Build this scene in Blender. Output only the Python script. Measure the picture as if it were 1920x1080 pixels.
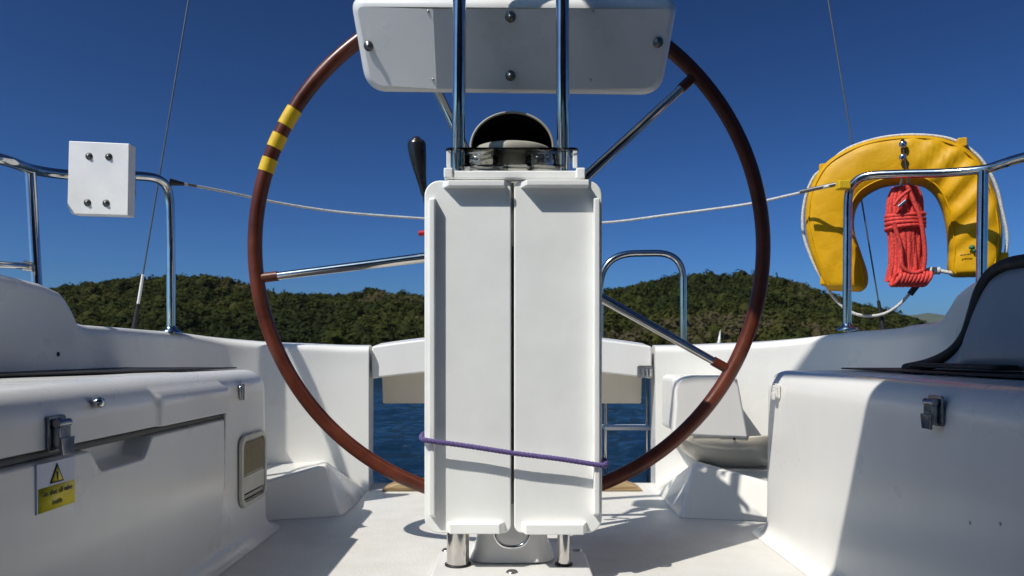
import bpy, bmesh, math, random
import numpy as np
from mathutils import Vector, Matrix, Euler, noise as mnoise

for o in list(bpy.data.objects):
    bpy.data.objects.remove(o)
S = bpy.context.scene
COL = S.collection
R = math.radians

# ------------------------------------------------------------------ camera
EYE, FPX, HOR = 0.45, 1400.0, 660.0        # eye height above the cockpit sole, focal length and horizon row of the 1920 px photograph
cd = bpy.data.cameras.new('camera')
cam = bpy.data.objects.new('camera', cd)
COL.objects.link(cam)
cd.sensor_width = 36.0
cd.lens = FPX / 1920 * 36
cd.shift_y = (HOR - 540) / 1920
cd.clip_start = 0.05
cd.clip_end = 30000
cd.dof.use_dof = True
cd.dof.focus_distance = 1.62
cd.dof.aperture_fstop = 10.0
cam.location = (0, 0, EYE)
cam.rotation_euler = (R(90), 0, 0)
S.camera = cam

# ------------------------------------------------------------------ sky, sun, exposure
SUN = Vector((0.64, 0.53, -1.0)).normalized()      # direction the sunlight travels
el = math.asin(-SUN.z)
rot = math.atan2(-SUN.x, -SUN.y)
w = bpy.data.worlds.new('World')
S.world = w
w.use_nodes = True
nt = w.node_tree
nt.nodes.clear()
sky = nt.nodes.new('ShaderNodeTexSky')
sky.sky_type = 'NISHITA'
sky.sun_disc = False
sky.sun_elevation = el
sky.sun_rotation = rot
sky.altitude = 0
sky.air_density = 0.6
sky.dust_density = 1.5
sky.ozone_density = 6.0
pre = nt.nodes.new('ShaderNodeVectorMath'); pre.operation = 'SCALE'; pre.inputs['Scale'].default_value = 0.45
gam = nt.nodes.new('ShaderNodeGamma'); gam.inputs['Gamma'].default_value = 1.66     # deep, contrasty blue of the whole sky
tint = nt.nodes.new('ShaderNodeVectorMath'); tint.operation = 'MULTIPLY'; tint.inputs[1].default_value = (0.62, 0.92, 0.93)
bg = nt.nodes.new('ShaderNodeBackground')
bg.inputs['Strength'].default_value = 0.135
wo = nt.nodes.new('ShaderNodeOutputWorld')
nt.links.new(sky.outputs[0], pre.inputs[0])
nt.links.new(pre.outputs[0], gam.inputs['Color'])
nt.links.new(gam.outputs[0], tint.inputs[0])
nt.links.new(tint.outputs[0], bg.inputs['Color'])
nt.links.new(bg.outputs[0], wo.inputs['Surface'])
sd = bpy.data.lights.new('sun', 'SUN')
sd.energy = 4.45
sd.angle = R(0.55)
sd.color = (1.0, 0.95, 0.865)
so = bpy.data.objects.new('sun', sd)
COL.objects.link(so)
so.rotation_euler = SUN.to_track_quat('-Z', 'Y').to_euler()
so.location = (-6, -5, 10)
vs = S.view_settings
vs.view_transform = 'Standard'
vs.look = 'None'
vs.gamma = 1.0
vs.exposure = 0.0
vs.use_curve_mapping = False
S.render.engine = 'CYCLES'
S.cycles.use_denoising = True
S.cycles.max_bounces = 8
S.cycles.diffuse_bounces = 4
S.cycles.transparent_max_bounces = 12
S.cycles.caustics_reflective = False
S.cycles.caustics_refractive = False
S.cycles.sample_clamp_indirect = 4.0

# ------------------------------------------------------------------ materials
def new_mat(name):
    m = bpy.data.materials.new(name)
    m.use_nodes = True
    t = m.node_tree
    return m, t, t.nodes['Principled BSDF']

def N(t, kind, **kw):
    n = t.nodes.new(kind)
    for k, v in kw.items():
        if k in n.inputs:
            n.inputs[k].default_value = v
        else:
            setattr(n, k, v)
    return n

def ramp(t, fac, stops):
    r = t.nodes.new('ShaderNodeValToRGB')
    e = r.color_ramp.elements
    while len(e) < len(stops):
        e.new(0.5)
    for i, (p, c) in enumerate(stops):
        e[i].position = p
        e[i].color = (*c, 1) if len(c) == 3 else c
    t.links.new(fac, r.inputs[0])
    return r

def coords(t, scale=(1, 1, 1), kind='Object'):
    c = t.nodes.new('ShaderNodeTexCoord')
    m = t.nodes.new('ShaderNodeMapping')
    m.inputs['Scale'].default_value = scale
    t.links.new(c.outputs[kind], m.inputs[0])
    return m.outputs[0]

def bump(t, b, height, strength, dist):
    n = t.nodes.new('ShaderNodeBump')
    n.inputs['Strength'].default_value = strength
    n.inputs['Distance'].default_value = dist
    t.links.new(height, n.inputs['Height'])
    t.links.new(n.outputs[0], b.inputs['Normal'])
    return n

def simple(name, col, rough=0.4, metal=0.0, coat=0.0, var=0.12, nscale=8, bstr=0.0, bscale=60, bdist=0.001, spec=0.5):
    """Principled paint or plastic with mottled colour, uneven gloss and fine relief."""
    m, t, b = new_mat(name)
    v = coords(t)
    n = N(t, 'ShaderNodeTexNoise', Scale=nscale, Detail=6.0, Roughness=0.6)
    t.links.new(v, n.inputs['Vector'])
    lo = tuple(max(0, c * (1 - var)) for c in col)
    hi = tuple(min(1, c * (1 + var * 0.6)) for c in col)
    r = ramp(t, n.outputs[0], [(0.32, lo), (0.68, hi)])
    t.links.new(r.outputs[0], b.inputs['Base Color'])
    rr = ramp(t, n.outputs[0], [(0.3, (rough * 0.8,) * 3), (0.7, (min(1, rough * 1.25),) * 3)])
    t.links.new(rr.outputs[0], b.inputs['Roughness'])
    b.inputs['Metallic'].default_value = metal
    b.inputs['Coat Weight'].default_value = coat
    b.inputs['Coat Roughness'].default_value = 0.1
    b.inputs['Specular IOR Level'].default_value = spec
    if bstr:
        n2 = N(t, 'ShaderNodeTexNoise', Scale=bscale, Detail=4.0)
        t.links.new(v, n2.inputs['Vector'])
        bump(t, b, n2.outputs[0], bstr, bdist)
    return m

def gelcoat(name, col=(0.82, 0.815, 0.785), rough=0.28, stain=0.22, nonskid=False):
    m, t, b = new_mat(name)
    v = coords(t)
    n = N(t, 'ShaderNodeTexNoise', Scale=3.2, Detail=4.0, Roughness=0.55)
    t.links.new(v, n.inputs['Vector'])
    vs_ = coords(t, (9, 9, 1.3))
    n2 = N(t, 'ShaderNodeTexNoise', Scale=1.6, Detail=4.0, Roughness=0.55)      # run-off streaks and scuffs
    t.links.new(vs_, n2.inputs['Vector'])
    n3 = N(t, 'ShaderNodeTexNoise', Scale=240.0, Detail=3.0, Roughness=0.6)      # specks of dirt
    t.links.new(v, n3.inputs['Vector'])
    dirty = (col[0] * 0.80, col[1] * 0.765, col[2] * 0.69)
    mul = N(t, 'ShaderNodeMath', operation='MULTIPLY')
    t.links.new(n.outputs[0], mul.inputs[0]); t.links.new(n2.outputs[0], mul.inputs[1])
    r = ramp(t, mul.outputs[0], [(0.16, (0, 0, 0)), (0.52, (1, 1, 1))])
    mx = N(t, 'ShaderNodeMix', data_type='RGBA')
    s = N(t, 'ShaderNodeMath', operation='MULTIPLY'); s.inputs[1].default_value = stain
    t.links.new(r.outputs[0], s.inputs[0]); t.links.new(s.outputs[0], mx.inputs['Factor'])
    mx.inputs['A'].default_value = (*col, 1); mx.inputs['B'].default_value = (*dirty, 1)
    sp = ramp(t, n3.outputs[0], [(0.70, (0, 0, 0)), (0.78, (1, 1, 1))])
    mx2 = N(t, 'ShaderNodeMix', data_type='RGBA')
    s2 = N(t, 'ShaderNodeMath', operation='MULTIPLY'); s2.inputs[1].default_value = 0.12
    t.links.new(sp.outputs[0], s2.inputs[0]); t.links.new(s2.outputs[0], mx2.inputs['Factor'])
    t.links.new(mx.outputs['Result'], mx2.inputs['A']); mx2.inputs['B'].default_value = (0.36, 0.33, 0.27, 1)
    t.links.new(mx2.outputs['Result'], b.inputs['Base Color'])
    rr = ramp(t, n.outputs[0], [(0.3, (rough * 0.75,) * 3), (0.7, (rough * 1.5,) * 3)])
    t.links.new(rr.outputs[0], b.inputs['Roughness'])
    b.inputs['Coat Weight'].default_value = 0.0 if nonskid else 0.25
    b.inputs['Coat Roughness'].default_value = 0.12
    if nonskid:
        vo = N(t, 'ShaderNodeTexVoronoi', Scale=260.0)
        t.links.new(v, vo.inputs['Vector'])
        bump(t, b, vo.outputs[0], 0.5, 0.0012)
    else:
        n4 = N(t, 'ShaderNodeTexNoise', Scale=5.0, Detail=2.0)
        t.links.new(v, n4.inputs['Vector'])
        bump(t, b, n4.outputs[0], 0.15, 0.004)
    return m

def rope_mat(name, col, scale=260, rough=0.75):
    m, t, b = new_mat(name)
    v = coords(t)
    vo = N(t, 'ShaderNodeTexVoronoi', Scale=scale)
    t.links.new(v, vo.inputs['Vector'])
    r = ramp(t, vo.outputs[0], [(0.0, tuple(min(1, c * 1.15) for c in col)), (0.75, tuple(c * 0.55 for c in col))])
    t.links.new(r.outputs[0], b.inputs['Base Color'])
    b.inputs['Roughness'].default_value = rough
    bump(t, b, vo.outputs[0], -0.9, 0.002)
    return m

M = {}
M['gel'] = gelcoat('gelcoat_white')
M['gel_clean'] = gelcoat('gelcoat_clean', (0.80, 0.79, 0.77), 0.3, 0.25)
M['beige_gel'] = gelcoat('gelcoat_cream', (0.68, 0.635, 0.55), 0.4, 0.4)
M['sole'] = gelcoat('nonskid_sole', (0.70, 0.69, 0.665), 0.5, 0.75, True)
M['table'] = simple('table_plastic', (0.85, 0.85, 0.825), 0.42, 0, 0, 0.065, 7, 0.2, 220, 0.0006)
M['pod'] = simple('pod_plastic', (0.80, 0.80, 0.78), 0.26, 0, 0.3, 0.06, 4)
M['pad'] = simple('pad_plastic', (0.80, 0.79, 0.77), 0.4, 0, 0, 0.06, 14, 0.2, 160)
M['steel'] = simple('polished_steel', (0.62, 0.595, 0.565), 0.10, 1.0, 0, 0.12, 30, 0.04, 40, 0.002)
M['steel_dull'] = simple('weathered_steel', (0.50, 0.49, 0.47), 0.28, 1.0, 0, 0.3, 40, 0.2, 120)
M['latch'] = simple('latch_metal', (0.30, 0.30, 0.31), 0.16, 1.0, 0, 0.35, 60, 0.2, 90)
M['bolt'] = simple('dark_bolt', (0.16, 0.16, 0.155), 0.35, 0.8, 0, 0.3, 60)
M['rim'] = simple('varnished_rim', (0.105, 0.023, 0.010), 0.34, 0, 0.0, 0.45, 16, 0.25, 90, 0.001, spec=0.4)
M['tape'] = simple('yellow_tape', (0.72, 0.46, 0.010), 0.45, 0, 0, 0.12, 60)
M['black'] = simple('black_plastic', (0.012, 0.012, 0.013), 0.28, 0, 0.2, 0.3, 20)
M['blackmatt'] = simple('black_matt', (0.006, 0.006, 0.006), 0.95, 0, 0, 0.3, 20, spec=0.02)
M['rubber'] = simple('black_rubber', (0.014, 0.014, 0.015), 0.6, 0, 0, 0.3, 40, 0.3, 150)
M['gap_shade'] = simple('gap_shade_grey', (0.10, 0.10, 0.098), 0.7, 0, 0, 0.2, 40)  # dark grey standing in for shade in the lid gap and groove
M['beige'] = simple('beige_plastic', (0.62, 0.60, 0.52), 0.38, 0, 0, 0.12, 20)
M['greybeige'] = simple('grey_beige_plastic', (0.36, 0.345, 0.29), 0.5, 0, 0, 0.15, 20)
M['brown'] = simple('brown_window', (0.20, 0.155, 0.07), 0.5, 0, 0, 0.35, 60)
M['red'] = simple('red_plastic', (0.55, 0.015, 0.025), 0.4)
M['redrope'] = rope_mat('red_rope', (0.85, 0.07, 0.055), 170)
M['purple'] = rope_mat('purple_cord', (0.15, 0.105, 0.30), 330)
M['whiterope'] = rope_mat('white_rope', (0.72, 0.71, 0.68), 300)
M['wire'] = simple('stay_wire', (0.16, 0.16, 0.16), 0.45, 0.7, 0, 0.25, 200)
M['blue_grey'] = simple('blue_grey_vinyl', (0.30, 0.325, 0.37), 0.38, 0, 0, 0.12, 6, 0.35, 9, 0.01)
M['sticker'] = simple('sticker_white', (0.62, 0.66, 0.78), 0.35, 0, 0, 0.05, 30)
M['sticker_y'] = simple('sticker_yellow', (0.86, 0.70, 0.01), 0.35, 0, 0, 0.06, 30)
M['ink'] = simple('ink_black', (0.012, 0.012, 0.012), 0.5)
M['green'] = simple('ink_green', (0.03, 0.14, 0.05), 0.5)
M['canvas'] = simple('navy_canvas', (0.05, 0.065, 0.11), 0.85, 0, 0, 0.2, 10, 0.3, 200)

def yellow_vinyl():
    m, t, b = new_mat('yellow_vinyl')
    v = coords(t)
    n = N(t, 'ShaderNodeTexNoise', Scale=9.0, Detail=7.0, Roughness=0.6)
    t.links.new(v, n.inputs['Vector'])
    r = ramp(t, n.outputs[0], [(0.3, (0.52, 0.27, 0.002)), (0.55, (0.64, 0.345, 0.003)), (0.8, (0.58, 0.31, 0.006))])
    t.links.new(r.outputs[0], b.inputs['Base Color'])
    b.inputs['Roughness'].default_value = 0.5
    b.inputs['Specular IOR Level'].default_value = 0.25
    w_ = N(t, 'ShaderNodeTexNoise', Scale=14.0, Detail=3.0, Distortion=1.2)
    t.links.new(v, w_.inputs['Vector'])
    bump(t, b, w_.outputs[0], 0.35, 0.008)
    return m
M['vinyl'] = yellow_vinyl()

def teak():
    m, t, b = new_mat('teak')
    v = coords(t, (2, 30, 30))
    n = N(t, 'ShaderNodeTexNoise', Scale=2.0, Detail=7.0, Distortion=1.0)
    t.links.new(v, n.inputs['Vector'])
    r = ramp(t, n.outputs[0], [(0.3, (0.17, 0.105, 0.045)), (0.52, (0.36, 0.25, 0.125)), (0.72, (0.47, 0.35, 0.21))])
    t.links.new(r.outputs[0], b.inputs['Base Color'])
    b.inputs['Roughness'].default_value = 0.7
    bump(t, b, n.outputs[0], 0.4, 0.002)
    return m
M['teak'] = teak()

def glass():
    # thin clear sheet: lets light straight through, with sharp reflections that grow at grazing angles
    m, t, b = new_mat('clear_acrylic')
    tr = t.nodes.new('ShaderNodeBsdfTransparent'); tr.inputs[0].default_value = (0.97, 0.98, 0.975, 1)
    gl = t.nodes.new('ShaderNodeBsdfGlossy'); gl.inputs['Roughness'].default_value = 0.05
    fr = t.nodes.new('ShaderNodeFresnel'); fr.inputs['IOR'].default_value = 1.49
    v = coords(t)
    n = N(t, 'ShaderNodeTexNoise', Scale=25.0, Detail=3.0)
    t.links.new(v, n.inputs['Vector'])
    bp = t.nodes.new('ShaderNodeBump'); bp.inputs['Strength'].default_value = 0.1; bp.inputs['Distance'].default_value = 0.002
    t.links.new(n.outputs[0], bp.inputs['Height'])
    t.links.new(bp.outputs[0], gl.inputs['Normal'])
    mx = t.nodes.new('ShaderNodeMixShader')
    t.links.new(fr.outputs[0], mx.inputs[0]); t.links.new(tr.outputs[0], mx.inputs[1]); t.links.new(gl.outputs[0], mx.inputs[2])
    t.links.new(mx.outputs[0], t.nodes['Material Output'].inputs['Surface'])
    return m
M['glass'] = glass()

def water():
    m, t, b = new_mat('sea_water')
    b.inputs['Base Color'].default_value = (0.006, 0.023, 0.046, 1)
    b.inputs['Roughness'].default_value = 0.10
    b.inputs['IOR'].default_value = 1.333
    v = coords(t, (1, 2.0, 1))
    n1 = N(t, 'ShaderNodeTexNoise', Scale=4.5, Detail=6.0, Roughness=0.6, Distortion=0.4)
    t.links.new(v, n1.inputs['Vector'])
    n2 = N(t, 'ShaderNodeTexNoise', Scale=0.9, Detail=4.0)
    t.links.new(v, n2.inputs['Vector'])
    a = N(t, 'ShaderNodeMath', operation='ADD')
    t.links.new(n1.outputs[0], a.inputs[0]); t.links.new(n2.outputs[0], a.inputs[1])
    bump(t, b, a.outputs[0], 0.7, 0.12)
    return m
M['water'] = water()

def foliage():
    m, t, b = new_mat('foliage')
    at = t.nodes.new('ShaderNodeAttribute'); at.attribute_name = 'tree'
    r = ramp(t, at.outputs['Fac'], [(0.0, (0.024, 0.033, 0.009)), (0.45, (0.044, 0.052, 0.011)), (0.75, (0.064, 0.066, 0.015)), (1.0, (0.088, 0.074, 0.036))])
    t.links.new(r.outputs[0], b.inputs['Base Color'])
    b.inputs['Roughness'].default_value = 0.85
    b.inputs['Specular IOR Level'].default_value = 0.1
    tr = t.nodes.new('ShaderNodeBsdfTranslucent')
    t.links.new(r.outputs[0], tr.inputs['Color'])
    mx = t.nodes.new('ShaderNodeMixShader'); mx.inputs[0].default_value = 0.35
    t.links.new(b.outputs[0], mx.inputs[1]); t.links.new(tr.outputs[0], mx.inputs[2])
    t.links.new(mx.outputs[0], t.nodes['Material Output'].inputs['Surface'])
    return m
M['leaf'] = foliage()
M['soil'] = simple('hill_soil', (0.055, 0.055, 0.028), 0.95, 0, 0, 0.5, 0.08)
M['far'] = simple('far_slope', (0.06, 0.075, 0.04), 0.95, 0, 0, 0.4, 0.004)

# ------------------------------------------------------------------ helpers
def P(px, py, Y):
    """Point at depth Y that stands at photograph pixel (px, py)."""
    return Vector(((px - 960) / FPX * Y, Y, EYE + (HOR - py) / FPX * Y))

def tag(o, label, cat, group=None, kind=None):
    o['label'] = label
    o['category'] = cat
    if group: o['group'] = group
    if kind: o['kind'] = kind
    return o

def thing(name, label, cat, loc=(0, 0, 0), group=None):
    o = bpy.data.objects.new(name, None)
    o.empty_display_size = 0.05
    COL.objects.link(o)
    o.location = loc
    return tag(o, label, cat, group)

def link(name, me, mat, parent=None, smooth=True, bevel=0, seg=3, wn=True):
    me.materials.append(M[mat] if isinstance(mat, str) else mat)
    o = bpy.data.objects.new(name, me)
    COL.objects.link(o)
    if smooth:
        me.polygons.foreach_set('use_smooth', [True] * len(me.polygons))
    if bevel:
        b = o.modifiers.new('bevel', 'BEVEL')
        b.width = bevel; b.segments = seg; b.limit_method = 'ANGLE'; b.angle_limit = R(30)
        if wn:
            k = o.modifiers.new('normals', 'WEIGHTED_NORMAL'); k.keep_sharp = True
    if parent is not None:
        o.parent = parent
        # the geometry is given in world coordinates
        mw = parent_world(parent)
        o.matrix_parent_inverse = mw.inverted()
    return o

def parent_world(p):
    m = Matrix.LocRotScale(p.location, p.rotation_euler, p.scale)
    if p.parent:
        m = parent_world(p.parent) @ p.matrix_parent_inverse @ m
    return m

def mesh(verts, faces, name='m'):
    me = bpy.data.meshes.new(name)
    me.from_pydata([tuple(v) for v in verts], [], faces)
    me.update()
    return me

def fixn(me):
    bm = bmesh.new(); bm.from_mesh(me)
    bmesh.ops.recalc_face_normals(bm, faces=bm.faces)
    bm.to_mesh(me); bm.free()
    return me

def join(*mes):
    V, F = [], []
    for me in mes:
        k = len(V)
        V += [v.co.copy() for v in me.vertices]
        F += [[i + k for i in p.vertices] for p in me.polygons]
    return mesh(V, F)

def box_me(x0, x1, y0, y1, z0, z1):
    v = [(x, y, z) for z in (z0, z1) for y in (y0, y1) for x in (x0, x1)]
    return mesh(v, [(0, 2, 3, 1), (4, 5, 7, 6), (0, 1, 5, 4), (2, 6, 7, 3), (0, 4, 6, 2), (1, 3, 7, 5)])

def prism_me(poly, origin, u, v, n, depth):
    """Polygon in the (u, v) plane through origin, pushed along n by depth."""
    o, u, v, n = Vector(origin), Vector(u), Vector(v), Vector(n).normalized()
    a = [o + u * p[0] + v * p[1] for p in poly]
    b = [q + n * depth for q in a]
    k = len(a)
    F = [list(range(k)), list(range(2 * k - 1, k - 1, -1))]
    F += [(i, (i + 1) % k, (i + 1) % k + k, i + k) for i in range(k)]
    return fixn(mesh(a + b, F))

def rrect(w, h, r, seg=6, cx=0, cy=0):
    p = []
    rs = r if isinstance(r, (tuple, list)) else (r,) * 4       # corner radii: right-top, left-top, left-bottom, right-bottom
    for k, (sx, sy, a0) in enumerate(((1, 1, 0), (-1, 1, 90), (-1, -1, 180), (1, -1, 270))):
        q = rs[k]
        for i in range(seg + 1):
            a = R(a0 + 90 * i / seg)
            p.append((cx + sx * (w / 2 - q) + q * math.cos(a), cy + sy * (h / 2 - q) + q * math.sin(a)))
    return p

def smooth_path(pts, n=8):
    pts = [Vector(p) for p in pts]
    out = []
    for i in range(len(pts) - 1):
        p0 = pts[max(i - 1, 0)]; p1 = pts[i]; p2 = pts[i + 1]; p3 = pts[min(i + 2, len(pts) - 1)]
        for k in range(n):
            t = k / n
            out.append(0.5 * ((2 * p1) + (p2 - p0) * t + (2 * p0 - 5 * p1 + 4 * p2 - p3) * t * t + (3 * p1 - p0 - 3 * p2 + p3) * t ** 3))
    out.append(pts[-1])
    return out

def fillet_path(pts, r, n=8):
    """Straight runs with bent corners of radius about r."""
    pts = [Vector(p) for p in pts]
    rs = r if isinstance(r, (list, tuple)) else [r] * len(pts)
    out = [pts[0]]
    for i in range(1, len(pts) - 1):
        a, b, c = pts[i - 1], pts[i], pts[i + 1]
        d1 = min(rs[i], (a - b).length * 0.48); d2 = min(rs[i], (c - b).length * 0.48)
        s = b + (a - b).normalized() * d1; e = b + (c - b).normalized() * d2
        for k in range(n + 1):
            t = k / n
            out.append(s * (1 - t) ** 2 + b * 2 * t * (1 - t) + e * t * t)
    out.append(pts[-1])
    return out

def tube_me(path, r, seg=14, cap=True, twist=0.0, flat=None):
    path = [Vector(p) for p in path]
    n = len(path)
    rad = r if callable(r) else (lambda t: r)
    T = [(path[min(i + 1, n - 1)] - path[max(i - 1, 0)]).normalized() for i in range(n)]
    ref = Vector((0, 0, 1)) if abs(T[0].z) < 0.9 else Vector((1, 0, 0))
    U = (ref - T[0] * ref.dot(T[0])).normalized()
    V, F = [], []
    for i in range(n):
        U = (U - T[i] * U.dot(T[i])).normalized()
        W = T[i].cross(U)
        rr = rad(i / max(n - 1, 1))
        for k in range(seg):
            a = 2 * math.pi * k / seg + twist * i
            fx = 1.0 if flat is None else flat
            V.append(path[i] + (U * math.cos(a) * fx + W * math.sin(a)) * rr)
    for i in range(n - 1):
        for k in range(seg):
            a = i * seg + k; b = i * seg + (k + 1) % seg
            F.append((a, b, b + seg, a + seg))
    if cap:                                            # caps have their own vertices so that the wall stays straight in shading
        k0 = len(V)
        V += V[:seg] + V[(n - 1) * seg:n * seg]
        F.append(list(range(k0 + seg - 1, k0 - 1, -1)))
        F.append(list(range(k0 + seg, k0 + 2 * seg)))
    return mesh(V, F)

def lathe_me(profile, origin, axis=(0, 0, 1), seg=32):
    """Profile of (radius, height) turned about axis through origin."""
    ax = Vector(axis).normalized()
    ref = Vector((1, 0, 0)) if abs(ax.x) < 0.9 else Vector((0, 1, 0))
    u = (ref - ax * ref.dot(ax)).normalized(); v_ = ax.cross(u)
    o = Vector(origin)
    V, F = [], []
    for (r, h) in profile:
        for k in range(seg):
            a = 2 * math.pi * k / seg
            V.append(o + ax * h + (u * math.cos(a) + v_ * math.sin(a)) * max(r, 1e-5))
    for i in range(len(profile) - 1):
        for k in range(seg):
            a = i * seg + k; b = i * seg + (k + 1) % seg
            F.append((a, b, b + seg, a + seg))
    return fixn(mesh(V, F))

def tube(name, path, r, mat, parent=None, **kw):
    return link(name, tube_me(path, r, **kw), mat, parent)

def box(name, x0, x1, y0, y1, z0, z1, mat, parent=None, bevel=0.004, seg=3):
    return link(name, box_me(x0, x1, y0, y1, z0, z1), mat, parent, bevel=bevel, seg=seg)

def smoothstep(a, b, x):
    t = min(1, max(0, (x - a) / (b - a)))
    return t * t * (3 - 2 * t)

def sweep_me(path, profiles, side=1, closed=False):
    """Sweep a profile of (offset, z) along a plan path; offset grows to the left of travel (side=1) or right (-1)."""
    n = len(path)
    V, F = [], []
    m = None
    for i in range(n):
        a = Vector(path[max(i - 1, 0)][:2]); b = Vector(path[min(i + 1, n - 1)][:2])
        t = (b - a).normalized()
        nn = Vector((-t.y, t.x)) * side
        prof = profiles(i) if callable(profiles) else profiles
        m = len(prof)
        for (o, z) in prof:
            V.append((path[i][0] + nn.x * o, path[i][1] + nn.y * o, z))
    for i in range(n - 1):
        for k in range(m - 1):
            a = i * m + k
            F.append((a, a + 1, a + m + 1, a + m))
    return mesh(V, F), m

def screw(name, loc, normal, r, mat, parent, h=0.004):
    return link(name, lathe_me([(0, h), (r * 0.5, h * 0.95), (r * 0.8, h * 0.7), (r, 0), (r, -h)], loc, normal, 14), mat, parent)

# ------------------------------------------------------------------ sea and land
def sea():
    # wavelets in real relief close astern, fading into the flat sheet (whose material carries the ripples further out)
    xs = np.arange(-7, 7.01, 0.075)
    ys = [2.75]
    while ys[-1] < 24:
        ys.append(ys[-1] + 0.05 + 0.011 * (ys[-1] - 2.75))
    x0, x1, y0, y1 = xs[0], xs[-1], ys[0], ys[-1]
    V = []
    for y in ys:
        for x in xs:
            f = min(1, (x - x0) / 1.5, (x1 - x) / 1.5) * min(1, (y1 - y) / 6)
            f = max(0, f) if y > y0 else 0
            h = 0.050 * mnoise.noise((x * 0.9, y * 1.7, 0.3)) + 0.034 * mnoise.noise((x * 2.3 + 5, y * 4.2, 1.3)) + 0.014 * mnoise.noise((x * 6.0, y * 9.5, 4.1))
            V.append((x, y, h * f))
    nx, ny = len(xs), len(ys)
    F = [(j * nx + i, j * nx + i + 1, (j + 1) * nx + i + 1, (j + 1) * nx + i) for j in range(ny - 1) for i in range(nx - 1)]
    k = len(V)
    X, Y = (-7200, x0, x1, 7200), (-300, y0, y1, 7900)
    V += [(x, y, 0) for y in Y for x in X]
    for j in range(3):
        for i in range(3):
            if (i, j) != (1, 1):
                q = k + j * 4 + i
                F.append((q, q + 1, q + 5, q + 4))
    o = link('sea', mesh(V, F), 'water')
    o.location = (0, 0, -0.62)
    o['kind'] = 'structure'
sea()

RIDGE = [(-700, 600), (-420, 560), (-200, 552), (0, 556), (60, 552), (120, 546), (200, 533), (290, 523), (370, 524), (430, 536), (470, 549), (560, 556), (620, 559), (710, 554), (800, 560),
         (900, 566), (1000, 562), (1100, 552), (1180, 540), (1290, 524), (1400, 521), (1460, 526), (1520, 546), (1600, 568), (1660, 584), (1720, 604), (1790, 634), (1850, 655), (1920, 670), (2100, 690), (2700, 690)]
def ridge_px(px):
    for (a, ya), (b, yb) in zip(RIDGE, RIDGE[1:]):
        if a <= px <= b:
            t = (px - a) / (b - a)
            return ya + (yb - ya) * t
    return 690
SEA_Z, YS, YR = -0.62, 230.0, 430.0
def ground(x, y):
    px = 960 + FPX * x / max(y, 1)
    top = (HOR - ridge_px(px)) / FPX * YR + EYE - 4.2            # crown height is added by the trees
    t = (y - YS - 10 * mnoise.noise((x * 0.02, 3.1, 0))) / (YR - YS)
    if t < 0:
        return SEA_Z + t * 12
    if t <= 1:
        s = (1 - (1 - t) ** 1.5) * 0.96 + 0.04 * t
    else:
        s = 1 - 0.35 * min(1, (t - 1) * 0.8) ** 1.3
    h = SEA_Z + max(top - SEA_Z, -6) * s
    if top > 3 and t <= 1.3:
        h += 3.2 * mnoise.noise((x * 0.022, y * 0.022, 1.7)) * min(1, t * 2) * min(1, abs(1.05 - t) * 3)
    return h

def hills():
    xs = np.arange(-460, 520, 7.0); ys = np.arange(200, 640, 8.0)
    V = [(x, y, ground(x, y)) for y in ys for x in xs]
    nx = len(xs)
    F = [(j * nx + i, j * nx + i + 1, (j + 1) * nx + i + 1, (j + 1) * nx + i) for j in range(len(ys) - 1) for i in range(nx - 1)]
    o = link('hillside', mesh(V, F), 'soil')
    o['kind'] = 'structure'
    # far shore beyond the point
    V, F = [], []
    m = 60
    for j, (yy, k) in enumerate(((5200, 0), (5900, 0.75), (6400, 1.0), (7200, 0.4))):
        for i in range(m):
            x = 600 + i * 110
            h = 300 + 60 * mnoise.noise((x * 0.0016, 0.3, 2.0)) + 20 * mnoise.noise((x * 0.008, 0.3, 5.0)) 
            V.append((x, yy, -1.5 + h * k))
    for j in range(3):
        for i in range(m - 1):
            a = j * m + i
            F.append((a, a + 1, a + m + 1, a + m))
    o = link('far_hill', mesh(V, F), 'far')
    o['kind'] = 'structure'
hills()

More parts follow.
